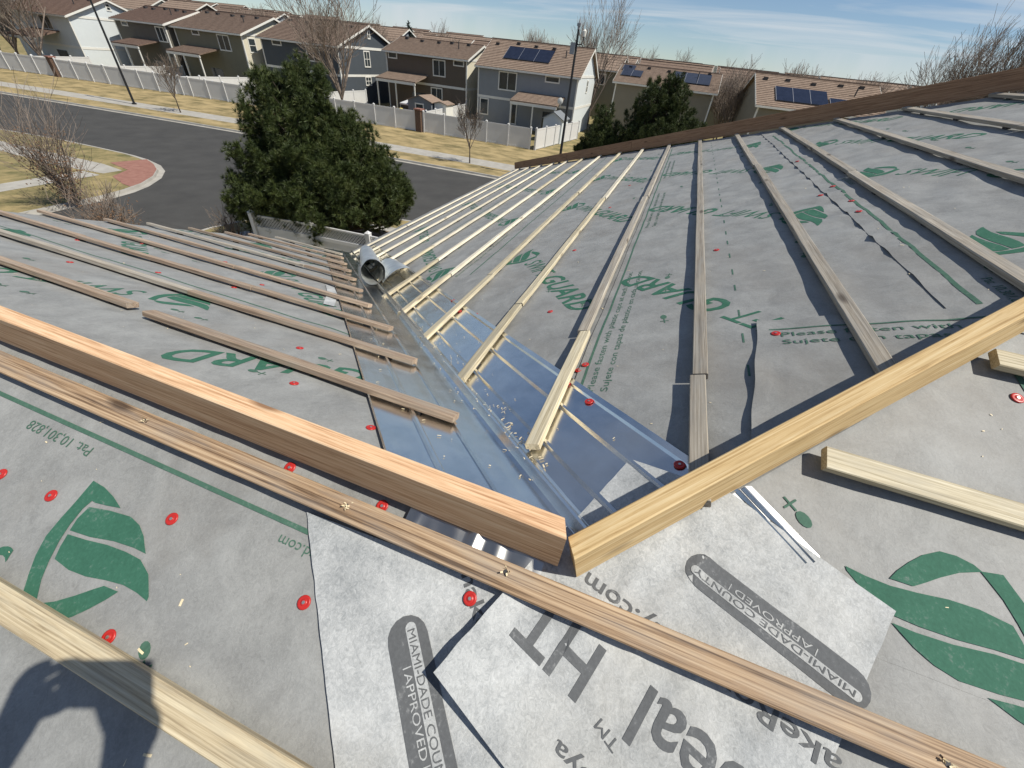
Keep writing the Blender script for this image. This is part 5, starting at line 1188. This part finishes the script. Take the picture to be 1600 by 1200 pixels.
def needles(m, c, r, n, rng, ln, w, out):
    """tuft of needles radiating from a shoot tip"""
    for i in range(n):
        d = Vector((rng.gauss(0, 1), rng.gauss(0, 1), rng.gauss(0, 1) + .35)).normalized(); d = (d + out * .8).normalized()
        s_ = d.orthogonal().normalized(); s_.rotate(Matrix.Rotation(rng.uniform(0, 6.28), 3, d)); b = c + d * r * rng.uniform(0, .35)
        l = ln * rng.uniform(.7, 1.2); m.add([b - s_ * w, b + s_ * w, b + d * l], [(0, 1, 2)])
def pine(label, x, y, h, base, rad, seed, nclump, ln, lobes, trunk_r=.16):
    rng = random.Random(seed); t = empty('pine_tree', (x, y, LOT)); tag(t, label, 'tree')
    m = MB(); m.tube([(0, 0, 0), (.05, .02, h * .4), (0, .06, h * .9)], [trunk_r, trunk_r * .7, .03], 8); limbs = MB(); cr_ = MB()
    def spot(lo, hi):
        lb = rng.choices(lobes, [l[3] ** 2 for l in lobes])[0]; q = Vector((rng.gauss(0, 1), rng.gauss(0, 1), rng.gauss(0, 1))).normalized() * rng.uniform(lo, hi)
        return Vector((lb[0] + q.x * lb[3], lb[1] + q.y * lb[3], lb[2] + q.z * lb[3] * lb[4]))
    for k in range(nclump // 2):                       # inner, shaded foliage
        c = spot(.30, .88)
        if c.z < base * .6: continue
        needles(cr_, c, .06, 26, rng, ln * 1.1, ln * .055, Vector((rng.gauss(0, 1), rng.gauss(0, 1), .6)).normalized())
        if k % 8 == 0: limbs.tube([(0, .04, max(.5, c.z * .62)), (c.x * .5, c.y * .5, c.z * .80), tuple(c * .97)], [.045, .03, .012], 4, 0, False)
    done = 0
    while done < nclump:                               # upturned leafy shoots in separate puffs on the surface
        c = spot(.84, .99); done += 3
        if c.z < base * .6: continue
        out = ((c - Vector((0, 0, c.z * .6))).normalized() * .6 + Vector((0, 0, .75))).normalized(); pr_ = rng.uniform(.16, .34)
        for k in range(int(14 + pr_ * 40)):
            w = Vector((rng.gauss(0, 1), rng.gauss(0, 1), rng.gauss(0, 1))) * pr_ * .45; up_ = rng.uniform(-.6, 1.0) * pr_ * 1.3; w = w * (1 - .45 * max(0, up_ / (pr_ * 1.3))) + out * up_
            needles(cr_, c + w, .05, rng.randint(22, 28), rng, ln * rng.uniform(.7, 1.0), ln * .045, (out * 1.2 + w * .9).normalized()); done += 1
    m.local('trunk', MAT['darkbark'], t, True); limbs.local('limbs', MAT['darkbark'], t); cr_.local('crown', MAT['needle'], t)
    return t
# lobes: x, y, z, radius, vertical stretch (local)
big = [(0, 0, 2.9, 2.55, .85), (-1.2, 1.3, 2.4, 1.75, .9), (1.2, -1.2, 2.2, 1.75, .9), (-.35, .55, 4.55, 1.55, .85), (.25, .1, 5.55, .75, 1.0), (-.55, .95, 5.75, .66, 1.0), (1.5, -1.75, 1.6, 1.15, .9), (-1.7, 1.75, 1.8, 1.15, .9), (.9, 1.0, 2.6, 1.9, .85), (-1.0, -1.0, 2.4, 1.9, .85), (.75, -.8, 3.8, 1.3, .85), (1.95, -2.2, 2.2, .75, 1.3)]
pine('large dark green pine tree between the roof and the road', 13.7, 13.3, 6.5, .7, 3.6, 4, 15000, .20, big)
r2 = [(0, 0, 3.6, 2.2, 1.0), (-.3, .9, 5.6, 1.25, 1.1), (.2, -.7, 5.9, 1.15, 1.1), (0, 1.7, 3.2, 1.6, 1.0), (0, -1.8, 3.6, 1.7, 1.0), (0, 0.2, 1.8, 2.3, .8), (-.2, 2.6, 2.0, 1.3, .9), (.1, -2.7, 2.6, 1.2, .9), (.2, -.2, 6.8, .7, 1.0)]
pine('bushy young pine tree in front of the house with black solar panels', 38.4, 2.2, 7.2, .3, 3.0, 9, 7000, .25, r2)
r3 = [(0, 0, 2.4, 1.5, 1.0), (0, .2, 3.9, .95, 1.2), (0, -.7, 1.6, 1.4, .8), (.1, .9, 1.5, 1.2, .8)]
pine('smaller pine beside the white side fence of the blue grey house', 38.2, 6.3, 5.0, .2, 1.8, 10, 3000, .24, r3)
def spruce(x, y, h, label):
    rng = random.Random(int(x)); t = empty('spruce_tree', (x, y, LOT)); tag(t, label, 'tree'); m = MB(); m.tube([(0, 0, 0), (0, 0, h)], [.2, .03], 6); m.local('trunk', MAT['darkbark'], t); c = MB()
    for i in range(420):
        z = h * (1 - rng.random() ** .6 * .85); r = (h - z) * .30 + .05; an = rng.uniform(0, 6.283); q = Vector((math.cos(an) * r * rng.uniform(.5, 1.1), math.sin(an) * r * rng.uniform(.5, 1.1), z)); needles(c, q, .2, 5, rng, .6, .09, Vector((math.cos(an), math.sin(an), -.1)))
    c.local('crown', MAT['spruce'], t)
spruce(93, 57.9, 10.6, 'dark blue spruce rising above the far roofs')
spruce(96, 21.5, 10.0, 'small dark spruce behind the blue grey house')

# bare shrub with dead leaves on the corner
def shrub(x, y, h, label, seed, n=26, leaf=500, spread=.6):
    rng = random.Random(seed); t = empty('shrub', (x, y, LOT)); tag(t, label, 'shrub'); a, b = MB(), MB(); tips = []
    for k in range(n):
        an = rng.uniform(0, 6.28); tl = rng.uniform(.05, spread); p = Vector((math.cos(an) * .25 * tl, math.sin(an) * .25 * tl, 0)); d = Vector((math.cos(an) * tl, math.sin(an) * tl, 1)).normalized()
        pts = grow(a, b, p, d, h * rng.uniform(.45, .75), .028, 1, 3, rng, .55, .5, 4, (3, 4), .006); tips += pts[1:]
    b.local('stems', MAT['twig'], t); lf = MB()
    for i in range(leaf):
        q = rng.choice(tips) + Vector((rng.gauss(0, .28), rng.gauss(0, .28), rng.gauss(0, .22)))
        if q.z < .05: continue
        d = Vector((rng.gauss(0, 1), rng.gauss(0, 1), rng.gauss(0, 1))).normalized(); e = d.orthogonal().normalized(); w = rng.uniform(.03, .06); lf.add([q - d * w, q + e * w * .6, q + d * w, q - e * w * .6], [(0, 1, 2, 3)])
    lf.local('dead_leaves', MAT['leaf_dead'], t)
shrub(11.4, 26.3, 3.9, 'tall bare shrub with clinging dead leaves on the street corner', 5, 30, 1500, .62)
shrub(9.2, 20.4, 2.0, 'low bushy brown shrub close to the gable edge of the roof', 6, 30, 1100, .9)
shrub(7.6, 26.5, 2.8, 'sparse bare shrub on the lawn across the side street', 8, 14, 260, .8)
shrub(11.3, 16.3, 1.4, 'small leafless shrub at the end of the lattice fence', 9, 16, 120, .8)
# ------------------------------------------------------------------ the photographer, kneeling behind the phone (seen only by the shadow)
MAT['skin'] = plain('skin', (0.46, 0.29, 0.21), 0.55, var=0.06, scale=20); MAT['cloth'] = plain('grey_work_clothes', (0.09, 0.095, 0.11), 0.9, var=0.15, scale=12); MAT['cap'] = plain('dark_cap_cloth', (0.03, 0.03, 0.035), 0.9, var=0.1, scale=20)
ph_c = CAM - FWD * 0.014 - RIGHT * 0.052 - UPV * 0.018
pm = Matrix(((RIGHT.x, UPV.x, -FWD.x, ph_c.x), (RIGHT.y, UPV.y, -FWD.y, ph_c.y), (RIGHT.z, UPV.z, -FWD.z, ph_c.z), (0, 0, 0, 1)))
m = MB(); m.box(-.075, -.037, -.004, .075, .037, .004); phone = m.obj('phone', MAT['pad'], None, False, pm); tag(phone, 'black phone held up by the kneeling photographer', 'phone')
m = MB(); m.box(-.071, -.033, .0042, .071, .033, .0046); o = m.obj('screen', MAT['glass'], None); o.parent = phone
def skin_body(name, chains, mat, root):
    """chains: lists of (point, radius); chains that start on an existing point join there"""
    vs, es, rs = [], [], []; look = {}
    for ch in chains:
        prev = None
        for p, r in ch:
            k = tuple(round(c, 4) for c in p)
            if k not in look: look[k] = len(vs); vs.append(p); rs.append(r)
            if prev is not None and prev != look[k]: es.append((prev, look[k]))
            prev = look[k]
    me = bpy.data.meshes.new(name); me.from_pydata([tuple(v) for v in vs], es, []); ob = bpy.data.objects.new(name, me); COL.objects.link(ob)
    md = ob.modifiers.new('skin', 'SKIN'); 
    for i, sv in enumerate(me.skin_vertices[0].data): sv.radius = (rs[i], rs[i]); sv.use_root = (i == root)
    ob.modifiers.new('sub', 'SUBSURF').levels = 2
    dg = bpy.context.evaluated_depsgraph_get(); res = bpy.data.meshes.new_from_object(ob.evaluated_get(dg)); bpy.data.objects.remove(ob); return res
V = Vector
def hand(wrist, palm, fdir, side, curl):
    """five fingers from the palm; fdir = finger direction, side = towards the little finger, curl = closing direction"""
    ch = [[(wrist, .024), (palm, .027)]]
    for i, ln in enumerate((.070, .078, .073, .058)):
        b = palm + side * (-.030 + .020 * i) + fdir * .030; k1 = b + fdir * ln * .42 + curl * .006; k2 = k1 + (fdir * .5 + curl * .85).normalized() * ln * .34; k3 = k2 + (fdir * -.1 + curl).normalized() * ln * .26
        ch.append([(palm, .027), (b, .0105), (k1, .0092), (k2, .0085), (k3, .0075)])
    b = palm - side * .034 - fdir * .006; k1 = b - side * .018 + fdir * .024 + curl * .01; k2 = k1 + fdir * .026 + curl * .012
    ch.append([(palm, .027), (b, .0125), (k1, .0105), (k2, .0085)])
    return ch
pel = V((-1.10, 0.00, 0.06)); ch1 = V((-1.03, 0.03, 0.30)); ch2 = V((-0.95, 0.05, 0.48)); nk = V((-0.89, 0.07, 0.63)); hd0 = V((-0.83, 0.09, 0.74)); hd1 = V((-0.81, 0.095, 0.86))
sl_, sr_ = V((-0.94, 0.25, 0.52)), V((-0.96, -0.15, 0.52))
el_, er_ = V((-0.74, 0.36, 0.36)), V((-0.72, -0.20, 0.34))
wl_, wr_ = ph_c - RIGHT * .115 - UPV * .075 - FWD * .055, ph_c + RIGHT * .075 - UPV * .115 - FWD * .055
pl_, pr_ = ph_c - RIGHT * .100 - UPV * .018 - FWD * .022, ph_c + RIGHT * .062 - UPV * .062 - FWD * .024
ch = [[(pel, .15), (ch1, .145), (ch2, .16), (nk, .062), (hd0, .088), (hd1, .085)],
      [(ch2, .16), (sl_, .072), (el_, .050), (wl_, .030)], [(ch2, .16), (sr_, .072), (er_, .050), (wr_, .030)]]
for sgn in (-1, 1):
    hp_ = pel + V((0.02, .12 * sgn, -.03)); kn = V((-0.74, .02 + .17 * sgn, 0)); kn.z = rz(kn.x, kn.y) + .055; an_ = V((-1.16, .02 + .15 * sgn, 0)); an_.z = rz(an_.x, an_.y) + .05; to = V((-1.30, .02 + .15 * sgn, 0)); to.z = rz(to.x, to.y) + .03
    ch.append([(pel, .15), (hp_, .095), (kn, .062), (an_, .045), (to, .032)])
ch += hand(wl_, pl_, (UPV * .6 + RIGHT * .8).normalized(), (UPV * -.8 + RIGHT * .6).normalized(), (RIGHT * .8 + FWD * .1).normalized())
ch += hand(wr_, pr_, (UPV * .95 - RIGHT * .2).normalized(), (RIGHT * -.95 - UPV * .2).normalized(), (-RIGHT * .85 + FWD * .1).normalized())
me = skin_body('person', ch, None, 0)
for mt_ in (MAT['cloth'], MAT['skin']): me.materials.append(mt_)
for p in me.polygons:
    c = p.center; near = min((c - pl_).length, (c - pr_).length, (c - wl_).length * 1.4, (c - wr_).length * 1.4)
    p.material_index = 1 if (near < .125 or c.z > .655) and not (near > .125 and c.z < .655) else 0; p.use_smooth = True
person = bpy.data.objects.new('person', me); COL.objects.link(person); tag(person, 'person kneeling in dark work clothes, holding a phone out in both hands', 'person')
m = MB(); n = 14
vs = [V((hd1.x - .012, hd1.y, hd1.z - .02)) + V((math.cos(6.2832 * k / n) * r, math.sin(6.2832 * k / n) * r, z)) for r, z in ((.106, 0), (.104, .05), (.075, .088), (.02, .102)) for k in range(n)]
fs = [(i * n + k, i * n + (k + 1) % n, (i + 1) * n + (k + 1) % n, (i + 1) * n + k) for i in range(3) for k in range(n)] + [tuple(3 * n + k for k in range(n))]
m.add(vs, fs); c0 = hd1 + V((.085, .01, -.018)); m.hexa([c0 + V((0, -.07, 0)), c0 + V((.085, -.045, -.012)), c0 + V((.085, .045, -.012)), c0 + V((0, .07, 0)), c0 + V((0, -.07, .006)), c0 + V((.085, -.045, -.006)), c0 + V((.085, .045, -.006)), c0 + V((0, .07, .006))])
o = m.obj('cap', MAT['cap'], None, True); o.parent = person
